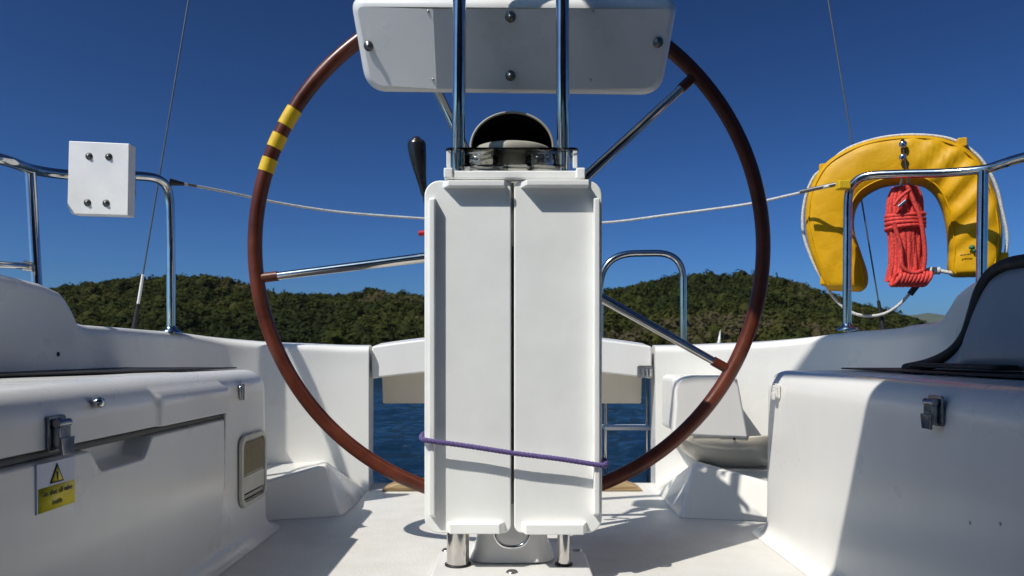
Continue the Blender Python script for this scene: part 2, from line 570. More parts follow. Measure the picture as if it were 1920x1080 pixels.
def forest():
    rng = np.random.default_rng(11)
    rnd = random.Random(5)
    pts = []
    y = YS + 1
    while y < YR + 22:
        step = 4.8 * (0.8 + 0.4 * (y - YS) / (YR - YS))
        x = -0.70 * y
        while x < 0.62 * y:
            xx = x + rnd.uniform(-2.1, 2.1); yy = y + rnd.uniform(-2.1, 2.1)
            g = ground(xx, yy)
            if g > SEA_Z + 0.2:
                pts.append((xx, yy, g))
            x += step
        y += step * 0.86
    pts = np.array(pts)
    nT = len(pts)
    # three crown templates: a shell of leaf clumps over an uneven, lobed volume, plus a dark core
    def template(seed, kind):
        r = np.random.default_rng(seed)
        n = 160
        lob = r.normal(size=(6, 3)); lob[:, 2] = np.abs(lob[:, 2]) * 0.6
        lob /= np.linalg.norm(lob, axis=1)[:, None]
        C = lob * np.array([0.50, 0.50, 0.42]) * r.uniform(0.7, 1.15, (6, 1)); rad = r.uniform(0.38, 0.62, 6)
        if kind == 'cone':
            C = np.stack([r.normal(0, .07, 6), r.normal(0, .07, 6), np.linspace(-.6, .85, 6)], 1); rad = np.linspace(0.6, 0.14, 6)
        which = r.choice(6, n, p=rad ** 2 / (rad ** 2).sum())
        d = r.normal(size=(n, 3)); d[:, 2] += 0.35
        d /= np.linalg.norm(d, axis=1)[:, None]
        pos = C[which] + d * rad[which][:, None] * r.uniform(0.82, 1.06, (n, 1))
        nor = d + np.array([0, 0, .25]) + r.normal(0, 0.26, (n, 3)); nor /= np.linalg.norm(nor, axis=1)[:, None]
        a = np.cross(nor, r.normal(size=(n, 3))); a /= np.linalg.norm(a, axis=1)[:, None]
        b = np.cross(nor, a)
        s = r.uniform(0.10, 0.19, (n, 1)) * (0.8 if kind == 'cone' else 1)
        quad = np.stack([pos + a * s, pos + b * s * 0.8 + nor * s * 0.15, pos - a * s, pos - b * s * 0.8 - nor * s * 0.12], 1).reshape(-1, 3)
        # core
        core = []
        th = np.linspace(0, 2 * np.pi, 7)[:-1]
        prof = [(-0.75, .14), (-0.35, .52), (0.1, .58), (0.5, .4), (0.78, .05)] if kind != 'cone' else [(-0.85, .3), (-.5, .42), (0, .28), (.5, .15), (.95, .02)]
        for z, q in prof:
            for t in th:
                core.append((q * np.cos(t), q * np.sin(t), z))
        f = np.arange(n * 4).reshape(-1, 4)
        cf = []
        for i in range(4):
            for k in range(6):
                cf.append((i * 6 + k, i * 6 + (k + 1) % 6, (i + 1) * 6 + (k + 1) % 6, (i + 1) * 6 + k))
        return np.concatenate([quad, np.array(core)]), np.concatenate([f, np.array(cf) + n * 4])
    T = [template(s, 'round') for s in range(7)] + [template(50, 'cone'), template(51, 'cone')]
    VV, FF, AA = [], [], []
    off = 0
    for i in range(nT):
        x, y, z = pts[i]
        cl = mnoise.noise((x * 0.018, y * 0.018, 9.0))
        k = rnd.randrange(7) if rnd.random() > 0.035 + 0.05 * cl else 7 + rnd.randrange(2)
        v, f = T[k]
        h = rnd.choice((2.4, 3.0, 3.4, 4.4)) * rnd.uniform(.75, 1.15) * (1 + .35 * mnoise.noise((x * .03, y * .03, 4.4))) * (1.1 if k >= 7 else 1)
        wd = h * (rnd.uniform(0.95, 1.3) if k < 7 else 0.62)
        a = rnd.uniform(0, 6.28)
        c, s = math.cos(a), math.sin(a)
        q = np.empty_like(v)
        q[:, 0] = (v[:, 0] * c - v[:, 1] * s) * wd + x
        q[:, 1] = (v[:, 0] * s + v[:, 1] * c) * wd + y
        q[:, 2] = (v[:, 2] + 0.55) * h + z
        VV.append(q); FF.append(f + off); off += len(v)
        base = min(1, max(0, 0.42 + 0.8 * cl + 0.45 * mnoise.noise((x * .05, y * .05, 2.2)) + rnd.gauss(0, 0.15)))
        if k >= 7: base *= 0.45
        AA.append(np.full(len(v), base))
    V = np.concatenate(VV); F = np.concatenate(FF); A = np.concatenate(AA)
    me = bpy.data.meshes.new('forest')
    me.vertices.add(len(V)); me.vertices.foreach_set('co', V.astype(np.float32).ravel())
    me.loops.add(F.size); me.loops.foreach_set('vertex_index', F.astype(np.int32).ravel())
    me.polygons.add(len(F))
    me.polygons.foreach_set('loop_start', np.arange(0, F.size, 4, dtype=np.int32))
    me.polygons.foreach_set('loop_total', np.full(len(F), 4, dtype=np.int32))
    at = me.attributes.new('tree', 'FLOAT', 'POINT')
    at.data.foreach_set('value', A.astype(np.float32))
    me.update(calc_edges=True)
    o = link('forest', me, 'leaf', smooth=False)
    o['kind'] = 'stuff'
    o['label'] = 'dark green wood covering the hills beyond the water'
    print('forest trees', nT, 'quads', len(F))
forest()

def far_boat():
    Y = 190.0
    b = P(1351, 668, Y); x = b.x
    t = thing('sailing_boat', 'tiny white sail of a distant yacht below the right wooded hill', 'boat', (x, Y, SEA_Z))
    link('hull', prism_me([(-1.6, 0), (1.5, 0), (2.0, .75), (-1.9, .65)], (x, Y - .5, SEA_Z), (1, 0, 0), (0, 0, 1), (0, 1, 0), 1.0), 'gel_clean', t, bevel=0.1)
    zt = P(1351, 617, Y).z
    tube('mast', [(x, Y, SEA_Z + .3), (x, Y, zt)], 0.05, 'steel_dull', t, seg=8)
    link('sail', prism_me([(-.06, 1.2), (-1.35, 1.3), (-0.7, 3.9), (-.06, zt - SEA_Z - .1)], (x, Y - .02, SEA_Z), (1, 0, 0), (0, 0, 1), (0, 1, 0), .04), 'pad', t)
far_boat()

# ------------------------------------------------------------------ boat: cockpit moulding
boat = thing('boat_cockpit', 'white moulded stern cockpit of a sailing boat', 'boat', (0, 1.5, 0))

FLOOR_END = 2.42
link('cockpit_floor', box_me(-1.05, 1.05, -1.4, FLOOR_END + 0.16, -0.05, 0.0), 'sole', boat, bevel=0.012)

def coaming(sgn):
    tall = [(-1.4, .66), (0.6, .635), (1.40, .61), (1.60, .597), (1.667, .584), (1.70, .553), (1.725, .519), (1.77, .514), (1.97, .513)] if sgn < 0 else \
           [(-1.4, .66), (0.6, .64), (1.40, .627), (1.58, .613), (1.64, .602), (1.685, .585), (1.72, .553), (1.75, .526), (1.79, .521), (1.97, .517)]
    path = []
    ys = [-1.4, -0.6, 0.2, 0.8, 1.2, 1.4, 1.5] + list(np.arange(1.55, 1.85, 0.0125)) + [1.87, 1.9]
    def ztall(y):
        for (a, za), (b, zb) in zip(tall, tall[1:]):
            if a <= y <= b:
                return za + (zb - za) * (y - a) / (b - a)
        return tall[-1][1]
    for y in ys:
        path.append((sgn * 1.0, y, ztall(y)))
    cur = smooth_path([(sgn * 1.0, 1.95, .513), (sgn * .992, 2.06, .511), (sgn * .965, 2.17, .508), (sgn * .92, 2.25, .499), (sgn * .86, 2.305, .489),
                       (sgn * .755, 2.36, .479), (sgn * .64, 2.395, .474), (sgn * .55, 2.412, .470), (sgn * .465, 2.42, .469)], 6)
    path += [tuple(p) for p in cur]
    def prof(i):
        zt = path[i][2]
        k = smoothstep(1.7, 2.3, path[i][1])
        wdt = 0.30 - 0.14 * k
        p = [(0.0, -0.06), (0.0, .10), (0.0, .25)]
        r = 0.022
        p += [(0.0, zt - r - .06), (0.001, zt - r - 0.01)]
        for j in range(7):
            a = R(90 * j / 6)
            p.append((r * (1 - math.cos(a)), zt - r + r * math.sin(a)))
        p += [(wdt * 0.5, zt + 0.004), (wdt - .03, zt - 0.004), (wdt - .008, zt - .016), (wdt, zt - .05), (wdt - 0.01 + .05 * (1 - k), 0.1), (wdt - .02, -.30), (wdt - 0.16, -.75)]
        return p
    me, m = sweep_me(path, prof, side=1 if sgn < 0 else -1)
    n = len(path)
    bm = bmesh.new(); bm.from_mesh(me)
    bm.verts.ensure_lookup_table()
    bm.faces.new([bm.verts[(n - 1) * m + k] for k in range(m)])           # end face: the post beside the gate
    bmesh.ops.recalc_face_normals(bm, faces=bm.faces)
    bm.to_mesh(me); bm.free()
    o = link('coaming', me, 'gel', boat)
    o.modifiers.new('sharp', 'EDGE_SPLIT').split_angle = R(50)
    return o
COAM_L = coaming(-1)
COAM_R = coaming(1)

def locker(sgn, face, yend):
    """Seat locker along one side: cove at the floor, raked face, rounded seat edge and rounded end."""
    rc = 0.065
    path = [(sgn * face, y) for y in (-1.4, -0.5, 0.2, 0.6)]
    path += [(sgn * face, y) for y in (list(np.arange(0.62, 1.04, .02)) + list(np.arange(1.045, 1.33, .0028)) + list(np.arange(1.335, 1.59, .012)) + list(np.arange(1.592, 1.66, .002)) + list(np.arange(1.664, yend - rc, .006)) if sgn < 0 else np.arange(.62, yend - rc, .03))]
    path += [(sgn * (face + rc * (1 - math.cos(a))), yend - rc + rc * math.sin(a)) for a in [R(90 * k / 12) for k in range(13)]]
    path += [(sgn * x, yend) for x in (face + .15, face + .25, 1.04)]
    zt = 0.405
    def prof(i):
        y = path[i][1]
        p = []
        rcv = 0.035
        for j in range(6):                                     # cove
            a = R(90 * j / 5)
            p.append((-rcv + rcv * math.sin(a), 0.001 + rcv - rcv * math.cos(a)))
        zz = list(np.arange(0.05, zt - 0.05, 0.0024 if sgn < 0 else .02))
        for z in zz:
            o = 0.004 * (z / .4)
            if sgn < 0 and i > 2 and y < 1.9:
                # proud front panel below the lid: its top edge dips in a finger scoop and ends aft in a tapering groove
                zb = 0.308 - 0.034 * smoothstep(1.090, 1.130, y) * smoothstep(1.290, 1.250, y)
                up = smoothstep(zb - .005, zb + .005, z)
                front = smoothstep(1.612, 1.606, y)
                o += front * (-.0095 * (1 - up) * smoothstep(.06, .20, z) + .030 * up)
                gr = smoothstep(1.604, 1.609, y) * smoothstep(1.640 - .012 * (.32 - z) / .16, 1.634 - .012 * (.32 - z) / .16, y) * smoothstep(.150, .165, z) * smoothstep(.345, .325, z)
                o += 0.034 * gr
            p.append((o, z))
        r = 0.048
        for j in range(9):
            a = R(90 * j / 8)
            p.append((.004 + r * (1 - math.cos(a)), zt - r + r * math.sin(a)))
        return p
    me, m = sweep_me(path, prof, side=1 if sgn < 0 else -1)
    n = len(path)
    bm = bmesh.new(); bm.from_mesh(me)
    bm.verts.ensure_lookup_table()
    top = [bm.verts[i * m + m - 1] for i in range(n)]
    far = [bm.verts.new((sgn * 1.04, -1.4, zt))]
    bm.faces.new(top + far)
    bmesh.ops.recalc_face_normals(bm, faces=bm.faces)
    bm.to_mesh(me); bm.free()
    o = link('seat_locker', me, 'gel', boat)
    o.modifiers.new('sharp', 'EDGE_SPLIT').split_angle = R(60)
    return o
LF, RF = 0.625, 0.628
LOCK_L = locker(-1, LF, 1.95)
LOCK_R = locker(1, RF, 1.895)

def left_lid():
    zt, r = 0.4065, 0.052
    ys = np.arange(-1.0, 1.604, 0.006)
    V, F = [], []
    rows = None
    for y in ys:
        zb = 0.321
        pr = [(-.16, zt), (-.10, zt)]
        for j in range(9):
            a = R(90 - 90 * j / 8)
            pr.append((-(r * (1 - math.cos(a))), zt - r + r * math.sin(a)))
        z0 = zt - r
        for j in range(1, 19):
            pr.append((0.0, z0 + (zb - z0) * j / 18))
        rows = len(pr)
        for (o, z) in pr:
            e = 0.010 * smoothstep(1.285, 1.297, y) * smoothstep(.384, .376, z)
            V.append((-(LF - 0.010) + o + e, y, z))
    for i in range(len(ys) - 1):
        for k in range(rows - 1):
            a = i * rows + k
            F.append((a, a + 1, a + rows + 1, a + rows))
    me = fixn(mesh(V, F))
    # outward is +x
    if me.polygons[len(me.polygons) // 2 + rows // 2].normal.x < 0:
        me.flip_normals()
    o = link('locker_lid', me, 'gel_clean', LOCK_L)
    s = o.modifiers.new('solid', 'SOLIDIFY'); s.thickness = 0.010; s.offset = -1
    b = o.modifiers.new('bevel', 'BEVEL'); b.width = 0.0022; b.segments = 2; b.limit_method = 'ANGLE'; b.angle_limit = R(50)
    o.modifiers.new('sharp', 'EDGE_SPLIT').split_angle = R(60)
left_lid()

def latch(loc, nx, parent, s=1.0, mat='steel', tilt=0):
    """Over-centre toggle latch: back plate, bent keeper and lever joined as one small fitting; nx = outward x."""
    x, y, z = loc
    u, v, n = Vector((0, math.cos(tilt), math.sin(tilt))), Vector((0, -math.sin(tilt), math.cos(tilt))), Vector((nx, 0, 0))
    o = Vector(loc)
    a = prism_me(rrect(.046 * s, .056 * s, .006 * s), o, u, v, n, .004)
    b = prism_me(rrect(.030 * s, .036 * s, .004 * s, cy=-.006 * s), o + n * .0041, u, v, n, .012 * s)
    c = prism_me([(-.019 * s, -.006 * s), (.019 * s, -.006 * s), (.014 * s, -.034 * s), (-.014 * s, -.034 * s)], o + n * .016 * s, u, v, n, .005 * s)
    d = tube_me([o + u * (-.016 * s) + v * .016 * s + n * .012 * s, o + u * (.016 * s) + v * .016 * s + n * .012 * s], .0065 * s, 10)
    return link('latch', join(a, b, c, d), mat, parent, bevel=0.0015, seg=2)

def on_face(px, py, face, sgn):
    Y = face * FPX / abs(px - 960)
    return Vector((sgn * face, Y, EYE + (HOR - py) / FPX * Y))

gap_path = [(-LF - .006, 1.0 * y, .3135) for y in np.arange(-1.0, 1.60, .1)] + [(-LF - .006, 1.604, .3135)]  # dark strips added under the lid and in the groove to imitate shade
link('gap_shade', join(tube_me(gap_path, .0065, 8), tube_me([(-LF - .012, 1.632, .318), (-LF - .010, 1.629, .27), (-LF - .008, 1.626, .22), (-LF - .005, 1.623, .17)], lambda q: .0085 - .004 * q, 10)), 'gap_shade', LOCK_L)
l = latch(on_face(103, 812, LF - .0105, -1), 1, LOCK_L, 0.86, 'latch'); l['label'] = 'dark polished toggle latch on the lid edge'
pk = on_face(180, 755, LF - .0105, -1)
link('snap_knob', lathe_me([(0, .012), (.006, .011), (.0085, .006), (.0085, 0.003), (.006, -.004)], pk, (1, 0, 0), 16), 'steel', LOCK_L)
pk = on_face(452, 735, LF + .001, -1)
h1 = tube_me([pk + Vector((.005, 0, -.018)), pk + Vector((.005, 0, .018))], .007, 10)
h2 = prism_me(rrect(.036, .030, .005), pk + Vector((-.001, 0.008, 0)), (0, 1, 0), (0, 0, 1), (1, 0, 0), .004)
link('hinge', join(h1, h2), 'steel', LOCK_L, bevel=.0012)
l = latch(on_face(1757, 770, RF + .002, 1), -1, LOCK_R, 0.82, 'latch'); l['label'] = 'polished toggle latch on the shaded locker face'
l = latch(on_face(1459, 733, RF + .002, 1), -1, LOCK_R, 0.62, 'pad'); l['label'] = 'small white latch on the sunlit locker corner'
for px, py in ((1817, 980), (1874, 982)):
    screw('screw', on_face(px, py, RF + .0015, 1), (-1, 0, 0), .0028, 'pad', LOCK_R, .001)
screw('screw', P(107, 664, 1.645) + Vector((.001, 0, 0)), (1, 0, 0), .006, 'black', COAM_L, .004)

# thin dark seat mats whose edges show as a line above the lockers
def seat_mat(sgn, y1, x0, x1, th):
    link('seat_mat', prism_me(rrect(x1 - x0, y1 + 1.2, .03, cx=sgn * (x0 + x1) / 2, cy=(y1 - 1.2) / 2), (0, 0, .4085), (1, 0, 0), (0, 1, 0), (0, 0, 1), th), 'rubber', boat, bevel=.002)
link('seat_mat', prism_me([(-.985, -1.0), (-.985, 1.90), (-.70, 1.90), (-.74, 1.62), (-.86, 1.30), (-.92, 1.0), (-.93, -1.0)], (0, 0, .4085), (1, 0, 0), (0, 1, 0), (0, 0, 1), .003), 'rubber', boat, bevel=.001)
seat_mat(1, 1.84, .80, .985, .003)

def foot_brace(sgn):
    if sgn < 0:
        v = dict(A=(-.70, 1.985, .093), B=(-.517, 2.075, .140), C=(-.461, 2.226, .001), D=(-.467, 2.045, .001), E=(-.70, 1.975, .001), G=(-.47, 2.41, .001), W=(-.60, 2.41, .098), X=(-.80, 2.36, .095))
    else:
        v = dict(A=(.70, 1.985, .100), B=(.512, 2.10, .142), C=(.462, 2.27, .001), D=(.455, 2.025, .001), E=(.70, 1.975, .001), G=(.47, 2.41, .001), W=(.60, 2.41, .098), X=(.80, 2.36, .095))
    k = list(v)
    V = [v[q] for q in k]
    ix = {q: i for i, q in enumerate(k)}
    me = fixn(mesh(V, [[ix[q] for q in f] for f in ('BCD', 'BDEA', 'BWGC', 'AXWB')]))
    o = link('foot_brace', me, 'gel', boat, bevel=.008, seg=3)
foot_brace(-1)
foot_brace(1)

def helm_seat():
    """Moulded fold-down seat on the right quarter: lid panel over an undercut shell."""
    Y = 2.17
    out = [P(*p, Y) for p in ((1266, 760), (1266, 730), (1270, 717), (1280, 708), (1300, 704), (1360, 704), (1376, 708), (1386, 722), (1404, 822), (1330, 819), (1262, 815))]
    poly = [(p.x, p.z) for p in out]
    hs = link('helm_seat', prism_me(poly, (0, Y, 0), (1, 0, 0), (0, 0, 1), (0, 1, 0), .035), 'gel_clean', boat, bevel=.008, seg=4)
    # undercut shell below the panel, curving back to the wall
    pts = [(1266, 818), (1290, 858), (1310, 872), (1350, 884), (1415, 880), (1430, 820)]
    V = [P(*p, Y + .012) for p in ((1262, 812), (1300, 814), (1350, 816), (1404, 818), (1440, 816))]
    W = [P(*p, Y + .16) for p in ((1290, 848), (1320, 868), (1360, 878), (1410, 878), (1450, 870))]
    U = [P(*p, Y + .11) for p in ((1278, 842), (1308, 860), (1355, 872), (1408, 873), (1446, 865))]
    me = mesh(V + U + W, [(i, i + 1, i + 6, i + 5) for i in range(4)] + [(i + 5, i + 6, i + 11, i + 10) for i in range(4)])
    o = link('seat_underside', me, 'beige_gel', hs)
    s = o.modifiers.new('solid', 'SOLIDIFY'); s.thickness = .006
    # side cheeks joining the panel to the wall
    q = [(V[0], U[0]), (V[-1], U[-1])]
    ck = prism_me([(0, 0), (.19, 0), (.19, .17), (0, .17)], (P(1267, 815, Y).x, Y + .03, P(1267, 815, Y).z), (0, 1, 0), (0, 0, 1), (1, 0, 0), .195)
    link('seat_box', ck, 'gel', hs, bevel=.02, seg=4)
    screw('screw', P(1377, 823, Y - .002), (0, -1, 0), .004, 'black', hs)
helm_seat()

def transom_seat():
    """Arched bridge seat across the stern gate with a set-back apron below."""
    t = bpy.data.objects.new('transom_seat', None); COL.objects.link(t); t.parent = boat; t.matrix_parent_inverse = parent_world(boat).inverted()
    n = 24
    Y0, Y1 = 2.445, 2.60
    V, F = [], []
    for i in range(n + 1):
        x = -.460 + .918 * i / n
        u = (x / .46)
        zt = .468 + .040 * (1 - abs(u) ** 1.8)
        zb = .362 + .032 * (1 - u * u)
        V += [(x, Y0, zb), (x, Y0, zt), (x, Y1, zt + .012), (x, Y1, zb)]
    for i in range(n):
        for k in range(4):
            F.append((i * 4 + k, i * 4 + (k + 1) % 4, i * 4 + 4 + (k + 1) % 4, i * 4 + 4 + k))
    F += [(0, 1, 2, 3), (n * 4 + 3, n * 4 + 2, n * 4 + 1, n * 4)]
    o = link('seat_beam', fixn(mesh(V, F)), 'gel_clean', t, bevel=.007, seg=4)
    V, F = [], []
    for i in range(n + 1):
        x = -.447 + .894 * i / n
        zb = .272
        V += [(x, Y1 - .045, .41), (x, Y1 - .02, zb), (x, Y1 + .02, zb), (x, Y1 + .02, .41)]
    for i in range(n):
        for k in range(4):
            F.append((i * 4 + k, i * 4 + (k + 1) % 4, i * 4 + 4 + (k + 1) % 4, i * 4 + 4 + k))
    F += [(0, 1, 2, 3), (n * 4 + 3, n * 4 + 2, n * 4 + 1, n * 4)]
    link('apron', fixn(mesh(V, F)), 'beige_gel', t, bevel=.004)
    c = P(1209, 697, Y0)
    pl = prism_me(rrect(.050, .040, .004), (c.x, Y0 - .0005, c.z), (1, 0, 0), (0, 0, 1), (0, -1, 0), .003)
    link('clasp_plate', pl, 'steel_dull', t, bevel=.001)
    p2 = [prism_me(rrect(.007, .024, .003, cx=dx, cy=-.002), (c.x, Y0 - .0036, c.z), (1, 0, 0), (0, 0, 1), (0, -1, 0), .010) for dx in (-.010, .004, .016)]
    link('clasp', join(*p2), 'steel', t, bevel=.001)
transom_seat()

link('teak_step', prism_me([(-.425, 0), (.425, 0), (.41, .012), (.37, .026), (.27, .032), (-.27, .032), (-.37, .026), (-.41, .012)], (0, 2.405, .001), (1, 0, 0), (0, 0, 1), (0, 1, 0), .08), 'teak', boat, bevel=.006)
# hull below the cockpit
hv = []
for y, wdt, zb in ((-1.6, 1.45, -.8), (1.0, 1.36, -.8), (2.2, 1.15, -.75), (2.60, .95, -.55)):
    hv += [(-wdt, y, -.06), (-wdt * .8, y, zb), (wdt * .8, y, zb), (wdt, y, -.06)]
hf = []
for i in range(3):
    for k in range(3):
        a = i * 4 + k
        hf.append((a, a + 1, a + 5, a + 4))
hf += [(12, 13, 14, 15), (0, 1, 2, 3)]
link('hull', fixn(mesh(hv, hf)), 'gel', boat, smooth=False)

# ------------------------------------------------------------------ wash-down box and sticker on the left locker
def wash_box():
    y0, y1, z0, z1 = 1.705, 1.880, .088, .256
    x = -LF + .0015
    t = thing('recessed_panel', 'beige rounded panel with brown window on end of left locker', 'panel', (x, 1.79, .088))
    cy, cz, wd, ht = (y0 + y1) / 2, (z0 + z1) / 2, y1 - y0, z1 - z0
    o = Vector((x, cy, cz))
    a = rrect(wd, ht, .030, 8); b = rrect(wd - .026, ht - .024, .022, 8)
    k = len(a)
    V = [o + Vector((0, p[0], p[1])) for p in a] + [o + Vector((.007, p[0] * .985, p[1] * .985)) for p in a] + [o + Vector((.007, p[0], p[1])) for p in b] + [o + Vector((.001, p[0], p[1])) for p in b]
    F = [(r * k + i, r * k + (i + 1) % k, (r + 1) * k + (i + 1) % k, (r + 1) * k + i) for r in range(3) for i in range(k)]
    link('rim', fixn(mesh(V, F)), 'beige', t, bevel=.0015, seg=2)
    link('back_plate', prism_me(b, o + Vector((.0005, 0, 0)), (0, 1, 0), (0, 0, 1), (1, 0, 0), .0015), 'beige', t)
    link('window', prism_me(rrect(wd - .034, .074, .006, cy=.030), o + Vector((.0022, 0, 0)), (0, 1, 0), (0, 0, 1), (1, 0, 0), .003), 'brown', t, bevel=.001)
    link('flap', prism_me(rrect(wd - .034, .040, .005, cy=-.031), o + Vector((.0022, 0, 0)), (0, 1, 0), (0, 0, 1), (1, 0, 0), .003), 'beige', t, bevel=.001)
    for zz in (-.054, -.066):
        link('slot', prism_me(rrect(wd - .05, .0035, .0015, cy=zz), o + Vector((.0022, .004, 0)), (0, 1, 0), (0, 0, 1), (1, 0, 0), .001), 'black', t)
wash_box()

def text(name, body, loc, size, mat, parent, rot, squash=1.0):
    c = bpy.data.curves.new(name, 'FONT')
    c.body = body; c.size = size; c.align_x = 'CENTER'; c.align_y = 'CENTER'; c.extrude = .0002
    tmp = bpy.data.objects.new(name, c); COL.objects.link(tmp)
    dg = bpy.context.evaluated_depsgraph_get()
    me = bpy.data.meshes.new_from_object(tmp.evaluated_get(dg))
    bpy.data.objects.remove(tmp)
    me.transform(Matrix.LocRotScale(Vector(loc), Euler(rot), Vector((squash, 1, 1))))
    me.materials.clear()
    return link(name, me, mat, parent, smooth=False)

def sticker():
    x = -LF + .012 - .0035 - .0085 - .0040
    y0, y1, z0, z1 = .968, 1.052, .238, .3035
    x = -LF + .0095 - .004 * .27 / .4 - .0012
    t = thing('warning_sticker', 'white and yellow gas warning sign below latch on left locker', 'sign', (x, 1.01, .238))
    cy, cz = (y0 + y1) / 2, (z0 + z1) / 2
    rot = (R(90), 0, R(90))
    link('backing', box_me(x - .006, x + .0035, y0, y1, z0, z1), 'sticker', t, bevel=.0008)
    link('yellow_field', box_me(x + .0036, x + .0042, y0 + .003, y1 - .001, z0 + .001, z0 + .033), 'sticker_y', t)
    h = .022; b0 = z0 + .036
    xt = x + .0038
    link('triangle', prism_me([(-.0155, 0), (.0155, 0), (0, .0265)], (xt, cy, b0), (0, 1, 0), (0, 0, 1), (1, 0, 0), .0004), 'ink', t)
    link('triangle_field', prism_me([(-.0115, .0022), (.0115, .0022), (0, .021)], (xt + .0005, cy, b0), (0, 1, 0), (0, 0, 1), (1, 0, 0), .0003), 'sticker_y', t)
    link('exclamation_mark', prism_me([(-.0014, .0035), (.0014, .0035), (.0022, .0145), (-.0022, .0145)], (xt + .0009, cy, b0), (0, 1, 0), (0, 0, 1), (1, 0, 0), .0003), 'ink', t)
    text('lettering', 'Gas shut off valve', (x + .0046, cy, z0 + .0245), .0105, 'ink', t, rot, .92)
    text('lettering', 'inside', (x + .0046, cy, z0 + .0105), .0105, 'ink', t, rot, .92)
sticker()

# ------------------------------------------------------------------ pedestal
def pedestal():
    t = thing('steering_pedestal', 'white steering pedestal with steel guard tubes behind the folded table', 'pedestal', (0, 1.58, 0))
    V, F = [], []
    prof = [(0.001, .088, .09), (.02, .078, .084), (.06, .072, .078), (.12, .064, .07), (.25, .066, .07), (.6, .085, .075), (.78, .105, .08), (.795, .10, .075)]
    seg = 32
    for z, hw, hd in prof:
        for p in [(math.copysign(abs(math.cos(a)) ** .45, math.cos(a)) * hw, math.copysign(abs(math.sin(a)) ** .45, math.sin(a)) * hd) for a in [2 * math.pi * k / seg for k in range(seg)]]:
            V.append((p[0], 1.60 + p[1], z + .022))
    for i in range(len(prof) - 1):
        for k in range(seg):
            F.append((i * seg + k, i * seg + (k + 1) % seg, (i + 1) * seg + (k + 1) % seg, (i + 1) * seg + k))
    F.append(list(range((len(prof) - 1) * seg, len(prof) * seg)))
    link('column', mesh(V, F), 'gel_clean', t)
    pl = [(-.157, 1.40), (.157, 1.40), (.157, 1.60), (.13, 1.66), (.08, 1.70), (-.08, 1.70), (-.13, 1.66), (-.157, 1.60)]
    link('base_plate', prism_me(pl, (0, 0, .001), (1, 0, 0), (0, 1, 0), (0, 0, 1), .020), 'gel_clean', t, bevel=.006)
    for x, y in ((-.140, 1.615), (.140, 1.615), (0, 1.455)):
        screw('bolt', (x, y, .0215), (0, 0, 1), .012, 'steel_dull', t, .004)
    for sx, r0 in ((-1, .023), (1, .0145)):
        x = -.109 if sx < 0 else .1045
        tube('guard_tube', fillet_path([(x, 1.505, .02), (x, 1.505, .80), (x * .95, 1.462, .96), (x * .93, 1.445, 1.30), (x * .2, 1.445, 1.36)], .08, 8), .0130, 'steel', t, seg=20)
        link('foot_collar', lathe_me([(r0 + .0035, 0), (r0 + .0035, .0025), (r0 + .0005, .004)], (x, 1.505, .0215), (0, 0, 1), 24), 'rubber', t)
    tube('tube_sleeve', [(-.109, 1.505, .022), (-.109, 1.505, .24)], .0225, 'steel', t, seg=24)
    tube('bail', fillet_path([P(921, 960, 1.49), P(931, 1026, 1.485), P(989, 1026, 1.485), P(999, 960, 1.49)], .03, 8), .0042, 'steel', t, seg=10)
pedestal()

def wheel():
    c = Vector((-.004, 1.72, .690))
    t = thing('ships_wheel', 'large brown rimmed steering wheel with thin steel spokes', 'wheel', c)
    t.rotation_euler = (R(1.0), 0, R(0.8))
    Rm = .5855
    n = 160
    pr = 16
    V, F = [], []
    mw = parent_world(t)
    for i in range(n):
        a = 2 * math.pi * i / n
        for k in range(pr):
            b = 2 * math.pi * k / pr
            q = Rm + .0165 * math.cos(b)
            V.append(mw @ Vector((q * math.cos(a), .0165 * math.sin(b), q * math.sin(a))))
    for i in range(n):
        for k in range(pr):
            F.append((i * pr + k, i * pr + (k + 1) % pr, ((i + 1) % n) * pr + (k + 1) % pr, ((i + 1) % n) * pr + k))
    link('rim', mesh(V, F), 'rim', t)
    def arc(a0, a1, r, m):
        return [mw @ Vector((Rm * math.cos(R(a0 + (a1 - a0) * k / m)), 0, Rm * math.sin(R(a0 + (a1 - a0) * k / m)))) for k in range(m + 1)]
    for a0, a1 in ((147.4, 151.7), (154.0, 157.2), (159.8, 162.9)):
        link('tape_band', tube_me(arc(a0, a1, Rm, 8), .0178, 18), 'tape', t)
    for a in (43, 115, 187, 259, 331):
        d = Vector((math.cos(R(a)), 0, math.sin(R(a))))
        p0 = mw @ (d * .05 + Vector((0, -.015, 0))); p1 = mw @ (d * (Rm - .03)); p2 = mw @ (d * (Rm - .012))
        sp = tube('spoke', [p0, p1], lambda q: .0125 - .0035 * q, 'steel', t, seg=14)
        tube('spoke_socket', [mw @ (d * (Rm - .048)), p2], .0115, 'rim', sp, seg=14)
    link('hub', lathe_me([(0, -.05), (.045, -.05), (.06, -.035), (.06, .02), (.03, .03), (0, .03)], c, (0, 1, 0), 32), 'steel', t)
wheel()

